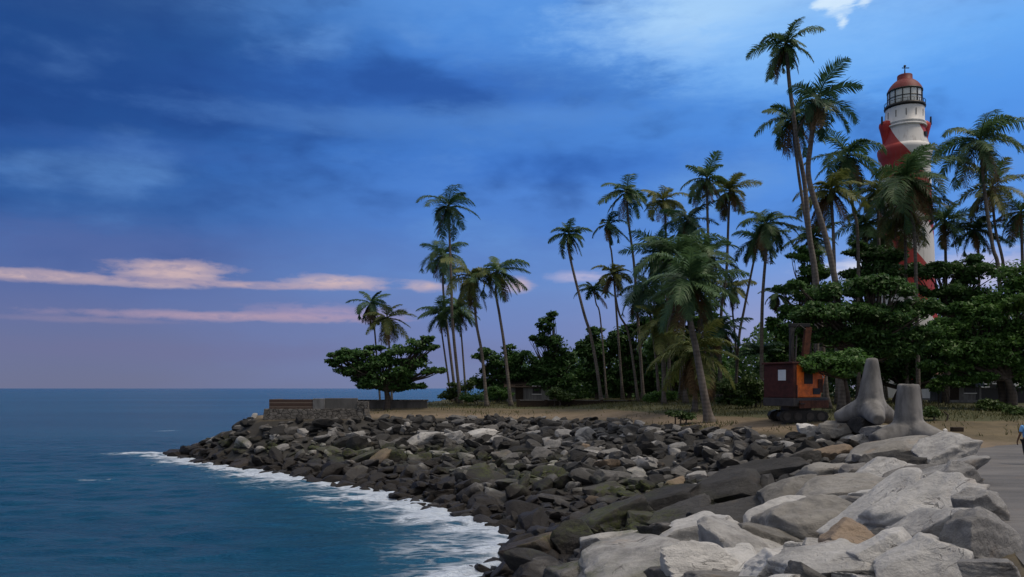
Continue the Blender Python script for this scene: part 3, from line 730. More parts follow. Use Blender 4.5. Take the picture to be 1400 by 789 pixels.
def palm(label, cx, cy, r, bx, Y, mids=(), seed=0, n=20, warm=0, dead=3, low=-48, lw=1.0, trunk_r=.17, Yc=None, wind=(.10,0,0), short=1.0, hi=80, seedoff=0):
    rs = np.random.RandomState(seed+77+seedoff); base = on_ground(bx, Y); Yc = Yc or Y
    cro = P(cx, cy, Yc)
    root = tag(empty('coconut_palm', base), label, 'palm tree', 'coconut palms on the headland')
    b0 = np.asarray(base); pts = [np.zeros(3)-[0, 0, .25]]
    H_ = cro[2]-b0[2]
    for (mx, my) in sorted(mids, key=lambda q: -q[1]):
        zz = HC-(my-531)/F*Y; fr = (zz-b0[2])/H_; p = P(mx, my, Y+(Yc-Y)*fr); pts.append(p-b0)
    pts.append(cro-b0); sp = catmull(pts, 8)
    hh = np.clip((sp[:, 2])/max(H_, 1), 0, 1)
    rad = trunk_r*(1.15-.45*hh)*(1+1.1*np.exp(-np.maximum(sp[:, 2]+.2, 0)/.5)); rad[-3:] *= 1.1
    mesh_q('trunk', *sweep(sp, rad, 9), M['palm_trunk'], root, smooth=True)
    rm = r/F*Yc; L0 = rm*1.34; wind = np.asarray(wind, float)+[rs.uniform(-.06, .16), rs.uniform(-.1, .1), 0]; sq = rs.uniform(.75, 1.15)
    c0 = cro-b0; parts = []
    for k in range(n):
        q = (k+.5)/n; th0 = R(hi+(low-hi)*q**.85)+rs.normal()*.10
        az_ = k*2.39996+rs.uniform(-.35, .35)
        L = L0*(rs.uniform(.72, 1.1))*(.55 if rs.rand() < .07 else 1)*(.72 if q < .12 else 1)*short
        bend = R(rs.uniform(38, 104))*(1 if q < .7 else .65)*sq
        if rs.rand() < .08: continue
        parts.append(frond(rs, c0+[0, 0, .12], az_, th0, L, bend, rs.uniform(.3, .85)*(1+q*.5), int(34+rm*2), 0.115*lw*(.7+rm*.09), wind))
    mesh('crown', *join(parts), M['frond_warm' if warm else ('frond_dark' if seed % 3 == 0 else 'frond')], root)
    if dead:
        parts = [frond(rs, c0-[0, 0, .1], rs.uniform(0, 6.28), R(rs.uniform(-62, -38)), L0*rs.uniform(.7, .95), R(rs.uniform(25, 45)), 1.3, 30, .08*lw, wind*.3) for k in range(dead)]
        mesh('dead_frond', *join(parts), M['dead'], root)
    if rm > 2.3:                         # nuts tucked under the crown
        vs = []
        for k in range(7):
            d, f_ = ico(2); a = k*.9+rs.rand(); vs.append((d*.15*[1, 1, 1.2]+c0+[math.cos(a)*.3, math.sin(a)*.3, -.25-rs.rand()*.25], f_))
        mesh('coconut_bunch', *join(vs), M['frond_warm'], root, smooth=True)
    return root
PALMS = [
 ('tallest palm of the left cluster, its crown above all the others there', 613,284,41,630,92,[(617,384),(619,446)],dict(n=18,low=-62,dead=1)),
 ('palm in the left cluster with its crown half way down the tallest trunk', 607,350,33,624,100,[(606,397),(614,470)],dict(dead=3)),
 ('thin palm with a small low crown left of the left cluster', 602,430,27,618,97,[(604,455)],dict(dead=2,trunk_r=.12)),
 ('bushy palm in the left cluster, between the tallest and the rightmost', 647,382,40,666,88,[(651,440),(659,485)],dict(n=24,warm=1,dead=4)),
 ('rightmost palm of the left cluster, fronds blown to the right', 680,372,37,699,88,[(678,400),(683,431),(690,477)],dict(n=20,dead=3,wind=(.28,0,0))),
 ('low palm in the middle of the left cluster with a thin bent trunk', 626,424,30,638,95,[(630,450)],dict(n=22,dead=2,trunk_r=.12)),
 ('left palm of the pair rising out of the spreading almond tree, bare ragged fronds', 507,416,29,522,96,[(512,450)],dict(n=15,low=-70,dead=4,trunk_r=.12)),
 ('right palm of the pair rising out of the spreading almond tree', 529,436,31,537,94,[(531,455)],dict(n=17,low=-60,dead=3,warm=1,trunk_r=.13)),
 ('lone palm with a leaning dark trunk left of the middle grove', 778,322,25,823,88,[(778,345),(797,423),(808,460),(817,510)],dict(n=20,low=-60,dead=2)),
 ('small crowned palm between the leaning lone palm and the higher one', 833,308,27,852,92,[(834,335),(838,365)],dict(n=16,low=-65,dead=1,trunk_r=.13)),
 ('high palm at the left front of the middle grove, straight dark trunk', 857,264,33,880,92,[(859,300),(867,363),(873,450)],dict(n=20,dead=2)),
 ('palm with a pale curving trunk below the small crowned palm', 839,376,26,873,86,[(841,400),(847,430),(860,460)],dict(n=18,warm=1,dead=3,trunk_r=.13)),
 ('low dark palm with an upright crown beside the leaning lone trunk', 812,398,23,830,95,[(815,415),(821,437)],dict(n=15,low=-10,dead=1,trunk_r=.11)),
 ('thin leaved palm between the high palm and the dense middle crowns', 907,276,31,916,90,[(910,310)],dict(n=18,warm=1,dead=2)),
 ('highest palm of the middle grove with brown hanging fronds', 967,246,33,975,84,[(967,280),(969,349)],dict(n=18,dead=6)),
 ('dark broad crowned palm below the highest palm of the middle grove', 940,302,38,930,86,[(938,350)],dict(n=20,low=-55,dead=2)),
 ('palm right of the highest palm, its long trunk bare against the sky', 998,263,31,983,86,[(996,300),(993,374),(986,430)],dict(n=20,warm=1,dead=5)),
 ('full crowned palm standing alone against the sky left of the excavator', 1048,308,41,1041,76,[(1047,346),(1042,423)],dict(n=26,low=-62,dead=3)),
 ('palm with an s-bent trunk just behind the full crowned lone palm', 1037,330,32,1005,82,[(1030,360),(1018,420),(1010,466)],dict(n=16,dead=2,trunk_r=.14)),
 ('large near palm with a thick trunk leaning over the turf edge', 944,388,60,971,57.5,[(941,423),(951,474),(961,529)],dict(n=30,dead=6,low=-45,trunk_r=.26)),
 ('wide dense palm directly behind the large near palm', 928,352,58,938,78,[(930,420)],dict(n=28,dead=3,low=-58)),
 ('palm with a pale trunk left of the large near palm', 884,396,42,902,82,[(893,460),(897,494)],dict(n=24,dead=3,trunk_r=.14)),
 ('small palm right of the large near palm, crown beside bare trunks', 1000,395,28,1008,88,[(1002,430),(1006,474)],dict(n=18,warm=1,dead=2,trunk_r=.12)),
 ('young palm with drooping fronds left of the big almond canopy', 1062,404,22,1066,84,[(1063,431)],dict(n=14,dead=3,trunk_r=.11)),
 ('low young palm in the gap left of the excavator', 1040,486,26,1044,80,[],dict(n=16,low=0,dead=0,trunk_r=.12)),
 ('short palm hung with a skirt of dead brown fronds behind the leaning trunk', 952,482,56,950,66,[],dict(n=16,warm=1,dead=22,low=-40)),
 ('tallest palm of all, small ragged crown high above the lighthouse', 1075,62,40,1131,64,[(1077,90),(1081,129),(1091,200),(1100,251),(1107,323),(1117,390)],dict(n=20,low=-58,dead=3,trunk_r=.2,hi=66,seedoff=5)),
 ('second tallest palm, long fronds reaching right towards the lighthouse', 1117,138,48,1152,61,[(1108,200),(1106,245),(1126,314),(1137,360),(1146,420)],dict(n=17,low=-58,dead=4,trunk_r=.24)),
 ('palm with brown drooping fronds against the tallest trunk', 1083,163,42,1120,67,[(1092,240),(1106,330),(1114,400)],dict(n=19,low=-58,dead=6,trunk_r=.15)),
 ('palm right of the second tallest, upright crown left of the lighthouse', 1158,214,48,1174,74,[(1166,283),(1173,334)],dict(n=22,dead=4)),
 ('palm with a thick dead skirt below the second tallest crown', 1136,262,44,1146,70,[(1140,340)],dict(n=22,dead=10,warm=1)),
 ('wide palm directly in front of the lighthouse tower', 1241,247,62,1256,72,[(1245,290),(1251,340)],dict(n=22,dead=8,low=-46)),
 ('tall palm right of the lighthouse, highest crown on the right side', 1340,194,60,1372,71,[(1347,271),(1357,337),(1366,380)],dict(n=22,dead=4,low=-55,trunk_r=.18)),
 ('palm whose crown hangs below the tall palm right of the lighthouse', 1356,258,44,1384,82,[(1361,314),(1374,380)],dict(n=18,dead=6,warm=1)),
 ('dark palm against the right side of the lighthouse tower', 1292,304,42,1296,86,[],dict(n=20,dead=3)),
 ('palm cut by the right edge of the picture', 1396,292,38,1404,82,[],dict(n=18,dead=3)),
 ('low dark palm between the lighthouse and the right edge', 1333,316,33,1338,84,[(1338,360)],dict(n=18,dead=3)),
 ('palm low against the left side of the lighthouse tower', 1184,308,36,1186,86,[],dict(n=20,dead=2)),
 ('palm hung with brown fronds low in front of the lighthouse tower', 1236,288,48,1240,75,[(1238,340)],dict(n=20,dead=9,warm=1)),
 ('blue green palm filling the left side of the middle grove', 903,348,44,910,84,[(906,420)],dict(n=24,dead=3)),
 ('dense palm filling the right side of the middle grove', 966,352,46,962,82,[(964,430)],dict(n=24,dead=4)),
 ('low palm under the left half of the middle grove', 905,446,42,908,79,[],dict(n=22,dead=4,warm=1)),
 ('low palm under the right half of the middle grove', 984,452,36,986,78,[],dict(n=20,dead=4)),
 ('low palm half sunk in the canopy left of the lighthouse', 1208,322,38,1210,88,[],dict(n=20,dead=3)),
 ('palm low between the two tallest trunks and the lighthouse', 1112,325,34,1116,78,[],dict(n=18,dead=4)),
 ('yellowing palm just left of the wide palm in front of the lighthouse', 1200,262,36,1206,84,[],dict(n=18,warm=1,dead=5)),
]
for i, (lb, cx, cy, r_, bx, Y_, mids, kw) in enumerate(PALMS): palm(lb, cx, cy, r_, bx, Y_, mids, seed=i*13, **kw)

# ------------------------------------------------------------------ broad-leaved trees
def leaf_quads(rs, c_, up, size, asp=.5):
    n = len(c_); nr = rs.normal(size=(n, 3))*.55+up; nr /= np.linalg.norm(nr, axis=1)[:, None]
    a = np.cross(nr, rs.normal(size=(n, 3))); a /= np.linalg.norm(a, axis=1)[:, None]; b_ = np.cross(nr, a)
    l = size*rs.uniform(.7, 1.3, n)[:, None]; w = l*asp
    v = np.stack([c_-a*l, c_+b_*w-nr*l*.12, c_+a*l-nr*l*.25, c_-b_*w-nr*l*.12], 1).reshape(-1, 3)
    return v, np.arange(n*4).reshape(-1, 4)
def tree(label, bx, Y, clumps, seed, leaf, m='leaf_dark', trunk=.28, depth=.8, dens=1.0, name='broadleaf_tree', cat='tree', stems=1, flat=.8, group='broad leaved trees on the headland'):
    leaf *= .84; rs = np.random.RandomState(seed); base = on_ground(bx, Y); root = tag(empty(name, base), label, cat, group)
    cs, us, cents = [], [], []
    ext = []
    for (cx, cy, rx, ry) in clumps:
        ext.append((cx, cy+rs.uniform(-.35, .35)*ry, rx*.92, ry*1.08))
        if name != 'bush':
            for k in range(2): ext.append((cx+rs.uniform(-1.0, 1.0)*rx, cy+rs.uniform(-1.5, .9)*ry, rx*rs.uniform(.22, .42), ry*rs.uniform(.35, .6)))
    for (cx, cy, rx, ry) in ext:
        c_ = P(cx, cy, Y)-base; a = rx/F*Y; h = ry/F*Y; c_[1] += rs.uniform(-.35, .35)*a*depth
        ns = max(7, int(a*h*6.5))
        d = rs.normal(size=(ns, 3)); d /= np.linalg.norm(d, axis=1)[:, None]; d[:, 2] = np.where(d[:, 2] < -.3, d[:, 2]*.6, d[:, 2])
        sub = c_+d*np.array([a, a*depth, h])*rs.uniform(.45, .98, ns)[:, None]
        cents.append((c_, a, h)); sz = .22*min(a, 2.5)+.28
        nl = max(12, int(dens*5.2*math.pi*(a*h+.5)/ns/leaf**2))
        for s_ in sub:
            q = rs.normal(size=(nl, 3)); q /= np.linalg.norm(q, axis=1)[:, None]+1e-9; q *= rs.uniform(.2, 1, nl)[:, None]**.6
            q[:, 2] *= flat*.55; cs.append(s_+q*sz*1.15); us.append(q*[.6, .6, .5]+[0, 0, .75])
    for (c_, a, h) in cents:             # loose leaves between the clumps
        k = int(dens*2.4*math.pi*a*h/leaf**2); q = rs.normal(size=(k, 3)); q /= np.linalg.norm(q, axis=1)[:, None]; q *= rs.uniform(0, 1, k)[:, None]**.45
        cs.append(c_+q*np.array([a, a*depth, h])*1.02); us.append(q*[.5, .5, .4]+[0, 0, .7])
    v, f_ = leaf_quads(rs, np.vstack(cs), np.vstack(us), leaf)
    crown = mesh('crown', v, f_, M[m], root)
    parts = []
    cen = np.mean([q[0] for q in cents], 0); zlow = min(q[0][2]-q[2] for q in cents)
    for s_ in range(stems):
        o = np.array([rs.uniform(-.5, .5)*(stems > 1), rs.uniform(-.4, .4)*(stems > 1), 0])
        fork = o+np.array([cen[0]*.25, 0, max(.6, zlow*.8+cen[2]*.12)])
        parts.append(sweep(catmull([o-[0, 0, .3], o*.7+fork*.5*[1, 1, 1]+[.12, 0, 0], fork], 5), np.linspace(trunk*1.3, trunk*.8, 11), 8))
        for (c_, a, h) in cents[s_::stems]:
            mid = fork*.5+c_*.5+rs.normal(size=3)*.25*a*.4; parts.append(sweep(catmull([fork, mid, c_+[0, 0, h*.2]], 4), np.linspace(trunk*.6, trunk*.12, 9), 6))
            for k in range(3):
                e = c_+rs.normal(size=3)*np.array([a, a*depth, h])*.55; parts.append(sweep(catmull([mid, (mid+e)/2+rs.normal(size=3)*.15, e], 3), np.linspace(trunk*.25, trunk*.06, 7), 5))
    mesh_q('trunk', *join(parts), M['bark'], root, smooth=True)
    return root
tree('spreading dark almond tree on the left headland beside the stone bastion', 529, 84,
     [(470,491,20,5),(478,481,14,4),(500,500,28,9),(545,482,24,7),(572,469,20,5),(588,476,9,3),(566,496,26,7),(520,520,32,10),(480,508,20,7),(545,510,28,10),(590,507,17,3.5),(562,527,18,4),(498,481,22,4.5),(520,492,30,8),(535,530,20,6),(500,528,14,4),(460,499,9,4)], 1, .24, trunk=.32, name='almond_tree', group='almond trees')
tree('bushy green tree behind the right side of the left palms', 700, 100, [(668,488,18,9),(690,496,26,12),(715,486,24,10),(700,516,36,14),(730,510,22,14),(660,520,18,10),(685,535,30,8)], 2, .26, dens=.9)
tree('tall ragged tree with a gap in its crown, left of the leaning lone palm', 758, 98, [(746,446,14,14),(740,466,12,10),(760,470,18,10),(770,486,16,14),(750,500,24,16),(765,515,26,16),(745,528,22,12)], 3, .26, dens=.8)
tree('dark tree behind the leaning lone palm trunk', 815, 99, [(812,455,14,12),(800,478,14,14),(822,488,22,20),(806,512,24,18),(828,525,24,16)], 4, .26, dens=1.0)
tree('dark dense tree left of the pale trunked palms', 858, 98, [(850,470,22,20),(872,455,18,18),(866,500,28,24),(845,515,24,20),(880,525,26,16)], 5, .26, dens=1.1)
tree('tall green tree behind the large near palm', 915, 96, [(905,430,26,24),(930,410,28,24),(960,430,24,22),(915,470,32,26),(955,480,34,26),(925,515,36,20),(975,518,26,18)], 6, .28, m='leaf_mid', dens=1.1)
tree('leafy tree at the left end of the big canopy, below the tallest palm', 1108, 72, [(1098,352,20,12),(1112,372,26,14),(1092,395,24,14),(1120,402,28,14),(1086,425,26,14),(1110,440,30,16),(1078,455,22,12)], 7, .22, m='leaf_mid', dens=1.0)
tree('big dark almond tree with flat layers in front of the lighthouse', 1196, 60, [(1130,395,40,12),(1175,392,42,12),(1215,398,36,12),(1120,425,46,13),(1165,428,48,12),(1215,430,48,14),(1255,418,36,12),(1140,462,40,10),(1190,462,48,16),(1240,458,44,14),(1230,482,44,12),(1185,482,30,8)],
     8, .19, trunk=.36, dens=1.15, name='almond_tree', group='almond trees', stems=2)
tree('low leafy branches of a tree hanging over the further tetrapod', 1160, 52, [(1135,496,34,10),(1165,492,32,10),(1110,500,22,7),(1150,506,34,7)], 9, .16, m='leaf_mid', dens=.9, trunk=.14)
tree('dark layered tree at the foot of the lighthouse, left side', 1186, 78, [(1190,345,26,12),(1212,352,26,14),(1200,368,40,12),(1165,376,24,8),(1235,375,20,8)], 10, .22, dens=1.1, name='almond_tree', group='almond trees')
tree('dark flat topped tree at the foot of the lighthouse, right side', 1292, 74, [(1280,375,34,9),(1312,366,36,10),(1345,372,34,10),(1290,398,34,9),(1330,398,44,12),(1300,420,40,12)], 11, .22, dens=1.1, name='almond_tree', group='almond trees')
tree('large leafy tree filling the right edge of the picture', 1372, 64, [(1392,385,34,24),(1378,418,36,22),(1340,432,36,16),(1300,446,38,14),(1350,462,46,18),(1395,462,40,26),(1310,478,46,14),(1360,494,46,14),(1400,500,36,18),(1290,498,36,9),(1330,512,34,8)], 12, .2, m='leaf_mid', dens=1.15, trunk=.34, stems=2)
tree('dark tree in the shade behind the tetrapods', 1225, 76, [(1150,500,40,26),(1195,498,40,26),(1240,502,40,24),(1280,490,36,28),(1215,470,60,24),(1330,480,50,34),(1385,500,40,26)], 14, .28, dens=1.0, stems=2)
tree('green tree right of the small palms, behind the excavator', 1090, 82, [(1068,478,22,24),(1095,478,24,30),(1060,510,24,18),(1090,520,36,20),(1120,500,26,30)], 15, .24, m='leaf_mid', dens=1.0)

BUSH = [
 ('green bush at the foot of the left palm cluster', 627, 93, [(622,536,14,10),(636,530,14,9),(612,542,14,6)], 'leaf_bush'),
 ('low dark bush right of the left palm cluster', 655, 90, [(650,540,18,7),(640,546,12,4)], 'leaf_dark'),
 ('pale green bush beside the low brown wall', 762, 86, [(758,540,14,7),(772,543,14,6)], 'leaf_bush'),
 ('bush between the left palms and the beach hut', 682, 93, [(676,536,14,8),(690,538,12,8)], 'leaf_mid'),
 ('rounded green bush right of the dead skirted palm', 1000, 72, [(992,530,20,14),(1012,535,18,12),(1000,548,24,8)], 'leaf_bush'),
 ('green bush left of the excavator', 1032, 66, [(1024,528,18,16),(1036,540,16,16),(1018,550,16,8)], 'leaf_bush'),
 ('low green bush on the turf beyond the road end', 1358, 62, [(1352,556,22,8),(1372,560,18,6)], 'leaf_bush'),
 ('small bush at the right edge beyond the road end', 1392, 58, [(1392,562,14,7)], 'leaf_bush'),
 ('bush along the wall below the middle grove', 905, 82, [(895,545,18,9),(915,544,16,8)], 'leaf_mid'),
 ('leafy shrub in front of the pale shed', 1290, 70, [(1282,528,14,10),(1306,520,20,8)], 'leaf_mid'),
 ('weedy shrub on the turf beside the nearer tetrapod', 1278, 54, [(1276,562,12,7)], 'leaf_bush'),
 ('trailing green plant on the turf left of the leaning palm', 932, 58, [(925,566,12,3),(940,569,12,3)], 'leaf_bush'),
]
for i, (lb, bx, Y_, cl, mm) in enumerate(BUSH):
    tree(lb, bx, Y_, cl, 60+i, .15, m=mm, trunk=.05, dens=.8, name='bush', cat='bush', stems=3, group='bushes along the turf')

# undergrowth far behind, one mass
rs = np.random.RandomState(8); n = 42000
X_ = rs.uniform(-3, 80, n); Y_ = rs.uniform(102, 118, n); top = np.interp(X_, [-3, 8, 20, 30, 36, 42, 80], [3.5, 5.5, 7.5, 6.0, 9.5, 12.5, 14])+fbm(np.stack([X_*.35, Y_*.1, X_*0], 1), 3, 2)*5.0
Z_ = land(X_, Y_)[0]+rs.uniform(0, 1, n)*np.maximum(1.5, top)
v, f_ = leaf_quads(rs, np.stack([X_, Y_, Z_], 1), np.array([0, -.4, .6]), .36)
tag(mesh('undergrowth', v, f_, M['leaf_dark']), 'dark undergrowth and far trees behind the palm grove', 'undergrowth', kind='stuff')
# grass on the turf
n = 60000; X_ = rs.uniform(-16, 40, n); Y_ = rs.uniform(40, 98, n); z, tt, ds, de, is_, it_ = land(X_, Y_)
bk = Y_-np.interp(X_, EX, EY); d_ = fbm(np.stack([X_*.3, Y_*.3, X_*0], 1), 3, 6)
ok = it_ & (bk > 1.0) & (rs.rand(n) < np.clip(.02+smooth(bk, 9, 14)*.55+d_*.7, .01, 1)) & ~((X_ > 20) & (Y_ < 44)) & ~((X_ < -12) & (Y_ < 78))
ok |= it_ & (np.hypot((X_-13)/2.6, (Y_-55.5)/1.8) < 1) & (rs.rand(n) < .9)
X_, Y_, z = X_[ok], Y_[ok], z[ok]; k = len(X_); hgt = rs.uniform(.10, .34, k); a = rs.uniform(0, 6.28, k)
dx_, dy_ = np.cos(a)*.035, np.sin(a)*.035; lx_, ly_ = rs.normal(size=k)*.12, rs.normal(size=k)*.12
v = np.stack([np.stack([X_-dx_, Y_-dy_, z-.02], 1), np.stack([X_+dx_, Y_+dy_, z-.02], 1), np.stack([X_+lx_, Y_+ly_, z+hgt], 1)], 1).reshape(-1, 3)
tag(mesh('grass', v, np.arange(k*3).reshape(-1, 3), M['grass']), 'sparse dry and green grass on the turf', 'grass', kind='stuff')

# ------------------------------------------------------------------ stone bastion on the headland
x0, x1 = -22.6, -13.6; yb = 75.0; sx = x1-x0
ba = tag(empty('stone_bastion', ((x0+x1)/2, yb, 3.0)), 'grey stone bastion with a brick and concrete parapet on the headland tip', 'bastion')
zt = lambda py: HC-(py-531)/F*73.2-3.0
bm = bmesh.new(); box(bm, 0, 0, (zt(559)-.6)/2, sx, 3.4, zt(559)+.6)
for vv in bm.verts:
    if vv.co.z < 0: vv.co.x *= 1.05; vv.co.y *= 1.15
o = bm_obj('base_wall', bm, M['masonry'], ba, bev=.06)
pxl = lambda px: (px-700)/F*73.2-(x0+x1)/2
def par(name, m_, a, b_, t0, t1, d=.35): return new_box(name, m_, ba, ((pxl(a)+pxl(b_))/2, -1.45, (zt(t1)+zt(t0))/2), (pxl(b_)-pxl(a)-.006, d, zt(t0)-zt(t1)), None, .025)
bk_, t, b = mat('red_brick_course'); g = t.nodes.new('ShaderNodeTexCoord'); x, y, z = sep(t, g.outputs['Object'])
n = noise(t, g.outputs['Object'], 3, 5); zz = (z*2.6+n*.15).m('FRACT')
t.links.new(mix(t, zz.step(.40, .5)*(1.0-zz.step(.62, .7)), mix(t, n, (.05,.032,.025), (.105,.058,.042)), (.19,.145,.115)), b.inputs['Base Color']); b.inputs['Roughness'].default_value = .9; bump(t, b, n, .4, .04)
par('brick_parapet', bk_, 367, 427, 546, 559.1); par('pillar', M['concrete'], 427, 443.5, 545, 559.2, .45); par('concrete_parapet', M['concrete_dark'], 443.5, 488, 544.5, 559.1); par('end_block', M['masonry'], 488, 503, 549, 559.1, .6)
new_box('side_parapet', M['concrete_dark'], ba, (pxl(370), .15, (zt(546)+zt(559))/2), (.35, 2.75, zt(546)-zt(559)), None, .02)
lw_ = tag(empty('low_wall', (-13.8, 86, gz(-13.8, 86))), 'dark low stone wall under the spreading almond tree', 'wall')
new_box('wall_body', M['concrete_dark'], lw_, (0, 0, .25), (9.5, .35, 1.15), None, .03); new_box('coping', M['masonry'], lw_, (0, 0, .90), (9.7, .5, .14), None, .02)
# low compound wall, hut, sheds and house among the trees
def wall(label, px0, px1, Y, h, m_, py_c, cat='wall'):
    a = on_ground(px0, Y); c_ = on_ground(px1, Y); o = tag(empty('compound_wall', ((a[0]+c_[0])/2, Y, min(a[2], c_[2]))), label, cat)
    L = c_[0]-a[0]; new_box('wall_body', m_, o, (0, 0, h/2-.2), (L, .25, h+.4), None, .02); new_box('coping', M['concrete_dark'], o, (0, 0, h+.05), (L+.1, .36, .10), None, .015)
    for k in range(int(L/3)+1): new_box('pier', m_, o, (-L/2+.2+k*3.0, -.03, h/2-.12), (.36, .36, h+.5), None, .02)
    return o
wall('long low brown wall behind the turf below the middle grove', 706, 886, 87, .65, M['wood_dark'], 548)
wall('dark tall wall in the shade at the right edge beyond the road', 1332, 1440, 76, 1.35, M['black'], 545)
def hut(label, px, Y, w, d, h, m_wall, m_roof, roof_h=1.0, pitch='gable', rz=0):
    p = on_ground(px, Y); o = tag(empty('house', p, rz), label, 'house')
    bm = bmesh.new(); box(bm, 0, 0, h/2-.2, w, d, h+.4); bm_obj('wall', bm, m_wall, o, bev=.02)
    e = .45; v = [(-w/2-e, -d/2-e, h), (w/2+e, -d/2-e, h), (w/2+e, d/2+e, h), (-w/2-e, d/2+e, h), (-w/2-e, 0, h+roof_h), (w/2+e, 0, h+roof_h)]
    bm = bmesh.new(); q = [bm.verts.new(c_) for c_ in v]
    for f_ in ((0,1,5,4), (2,3,4,5), (1,2,5), (3,0,4), (3,2,1,0)): bm.faces.new([q[i] for i in f_])
    bm_obj('roof', bm, m_roof, o)
    new_box('door', M['wood_dark'], o, (-w*.22, -d/2-.02, 1.0), (.95, .08, 2.0), None, .01)
    wn = new_box('window', M['black'], o, (w*.2, -d/2-.02, 1.35), (1.0, .06, .9), None, .01); new_box('frame', M['white'], wn, (w*.2, -d/2-.05, 1.84), (1.16, .08, .08), None, 0); new_box('sill', M['white'], wn, (w*.2, -d/2-.06, .86), (1.2, .14, .08), None, 0)
    new_box('plinth', M['concrete'], o, (0, 0, .05), (w+.3, d+.3, .35), None, .02)
    return o
hut('small grey walled hut half hidden behind the left trees', 722, 99, 5.0, 4, 1.7, M['plank'], M['wood_dark'], .7)
hut('white house behind the trees at the foot of the lighthouse', 1320, 92, 9, 5, 2.9, M['white'], M['tile'])
hut('grey plank shed under the trees beyond the nearer tetrapod', 1306, 77, 3.6, 2.4, 1.5, M['plank'], M['steel'], .5)

# ------------------------------------------------------------------ orange excavator
p = on_ground(1088, 53.5); k_ = 53.5/F
ex = tag(empty('excavator', p), 'old orange excavator with a dark cab and rusty folded boom parked on the turf', 'excavator')
up = empty('upper_body', (0, 0, 0)); up.parent = ex; th = R(32)
def rotbox(name, m_, par_, c_, s_, bev=.05, rot=None):
    o = new_box(name, m_, par_, c_, s_, rot, bev); return o
for s in (-1, 1):                        # rubber tracks with rounded ends
    pts = [(-1.5, .1), (-1.15, -.02), (1.15, -.02), (1.5, .1), (1.62, .36), (1.5, .62), (1.15, .74), (-1.15, .74), (-1.5, .62), (-1.62, .36)]
    bm = bmesh.new(); lo = [bm.verts.new((x, -.28, z)) for x, z in pts]; hi = [bm.verts.new((x, .28, z)) for x, z in pts]
    bm.faces.new(lo); bm.faces.new(hi[::-1])
    for i in range(10): bm.faces.new((lo[i], hi[i], hi[(i+1) % 10], lo[(i+1) % 10]))
    bmesh.ops.recalc_face_normals(bm, faces=bm.faces[:]); tr = bm_obj('track', bm, M['black'], ex); tr.location = (.1, s*.95, 0)
    for q in (-1.1, -.4, .4, 1.1): mesh_q('roller', *sweep([(q, -.33, .36), (q, .33, .36)], [.26, .26], 12), M['steel'], tr)
new_box('undercarriage', M['steel'], ex, (0, 0, .85), (1.5, 1.7, .5), None, .05)
RZ = Matrix.Rotation(th, 4, 'Z')
bpy.data.objects.remove(up)
def part(name, m_, c_, s_, bev=.05, parent=ex, rot=(0, 0, 0)):
    o = new_box(name, m_, parent, c_, s_, rot, bev); o.data.transform(RZ); return o
part('deck', M['steel'], (0, 0, 1.3), (3.5, 2.5, .55)); part('skirt', M['rust'], (.2, -1.29, 1.15), (2.9, .06, .5), .01)
bm = bmesh.new(); zs = (1.6, 2.9, 3.55); 
q = [(-1.4, 1.6), (1.0, 1.6), (1.35, 2.6), (1.55, 3.35), (.5, 3.35), (.35, 3.75), (-1.4, 3.75)]
lo = [bm.verts.new((x, -1.18, z)) for x, z in q]; hi = [bm.verts.new((x, 1.18, z)) for x, z in q]; bm.faces.new(lo); bm.faces.new(hi[::-1])
for i in range(len(q)): bm.faces.new((lo[i], hi[i], hi[(i+1) % len(q)], lo[(i+1) % len(q)]))
bmesh.ops.recalc_face_normals(bm, faces=bm.faces[:]); o = bm_obj('body', bm, M['orange'], ex, bev=.06); o.data.transform(RZ)
cab = part('cab', M['maroon'], (-1.56, 0, 2.68), (.34, 2.42, 2.2), .06)
glm = simple('pale_window', (.62,.66,.70), .15, .06, 2, 0)
part('window', glm, (-1.735, -.30, 3.05), (.03, .62, .7), .01, cab); part('window', M['black'], (-.25, -1.19, 2.95), (.85, .05, .95), .02); part('side_panel', M['rust'], (.95, -1.19, 2.35), (.5, .05, .9), .02)
part('window_hood', M['maroon'], (-.25, -1.24, 3.50), (1.05, .16, .10), .02)
part('roof', M['maroon'], (-1.05, 0, 3.83), (1.7, 2.5, .12), .03)
part('handrail', M['steel'], (-1.45, -1.26, 1.95), (.05, .05, .9), .01); part('headlight', M['white'], (1.2, -1.21, 2.95), (.16, .05, .16), .01)
part('step', M['black'], (-1.1, -1.36, 1.2), (.5, .16, .06), .01); part('grille', M['black'], (.55, -1.2, 2.0), (.7, .04, .4), .01)
part('exhaust', M['black'], (.9, .4, 3.7), (.14, .14, .8), .03)
zb = lambda py: HC-(py-531)*k_-p[2]; xb = lambda px: (px-700)*k_-p[0]
bo = new_box('boom', M['steel'], ex, (xb(1086.5), .6, (3.4+zb(443))/2), (.26, .34, zb(443)-3.4), (0, 0, 0), .03)
new_box('boom_head', M['black'], bo, (xb(1097), .6, zb(444)), (1.35, .40, .24), None, .03)
mesh_q('ram', *sweep([(xb(1089), .25, 3.7), (xb(1092), .4, zb(458))], [.07, .05], 8), M['steel'], bo)
mesh_q('hose', *sweep(catmull([(xb(1087), .35, 3.6), (xb(1083), .3, (3.6+zb(443))/2), (xb(1092), .3, zb(445)), (xb(1104), .3, zb(450))], 6), .035, 6), M['black'], bo)
ar = new_box('arm', M['rust'], ex, (xb(1107), .6, (zb(446)+zb(490))/2), (.42, .36, zb(446)-zb(490)), (0, R(6), 0), .03)
bm = bmesh.new(); box(bm, xb(1111), .6, zb(496), .8, .8, .6, (0, R(25), 0)); bm_obj('bucket', bm, M['rust'], ar, bev=.06)

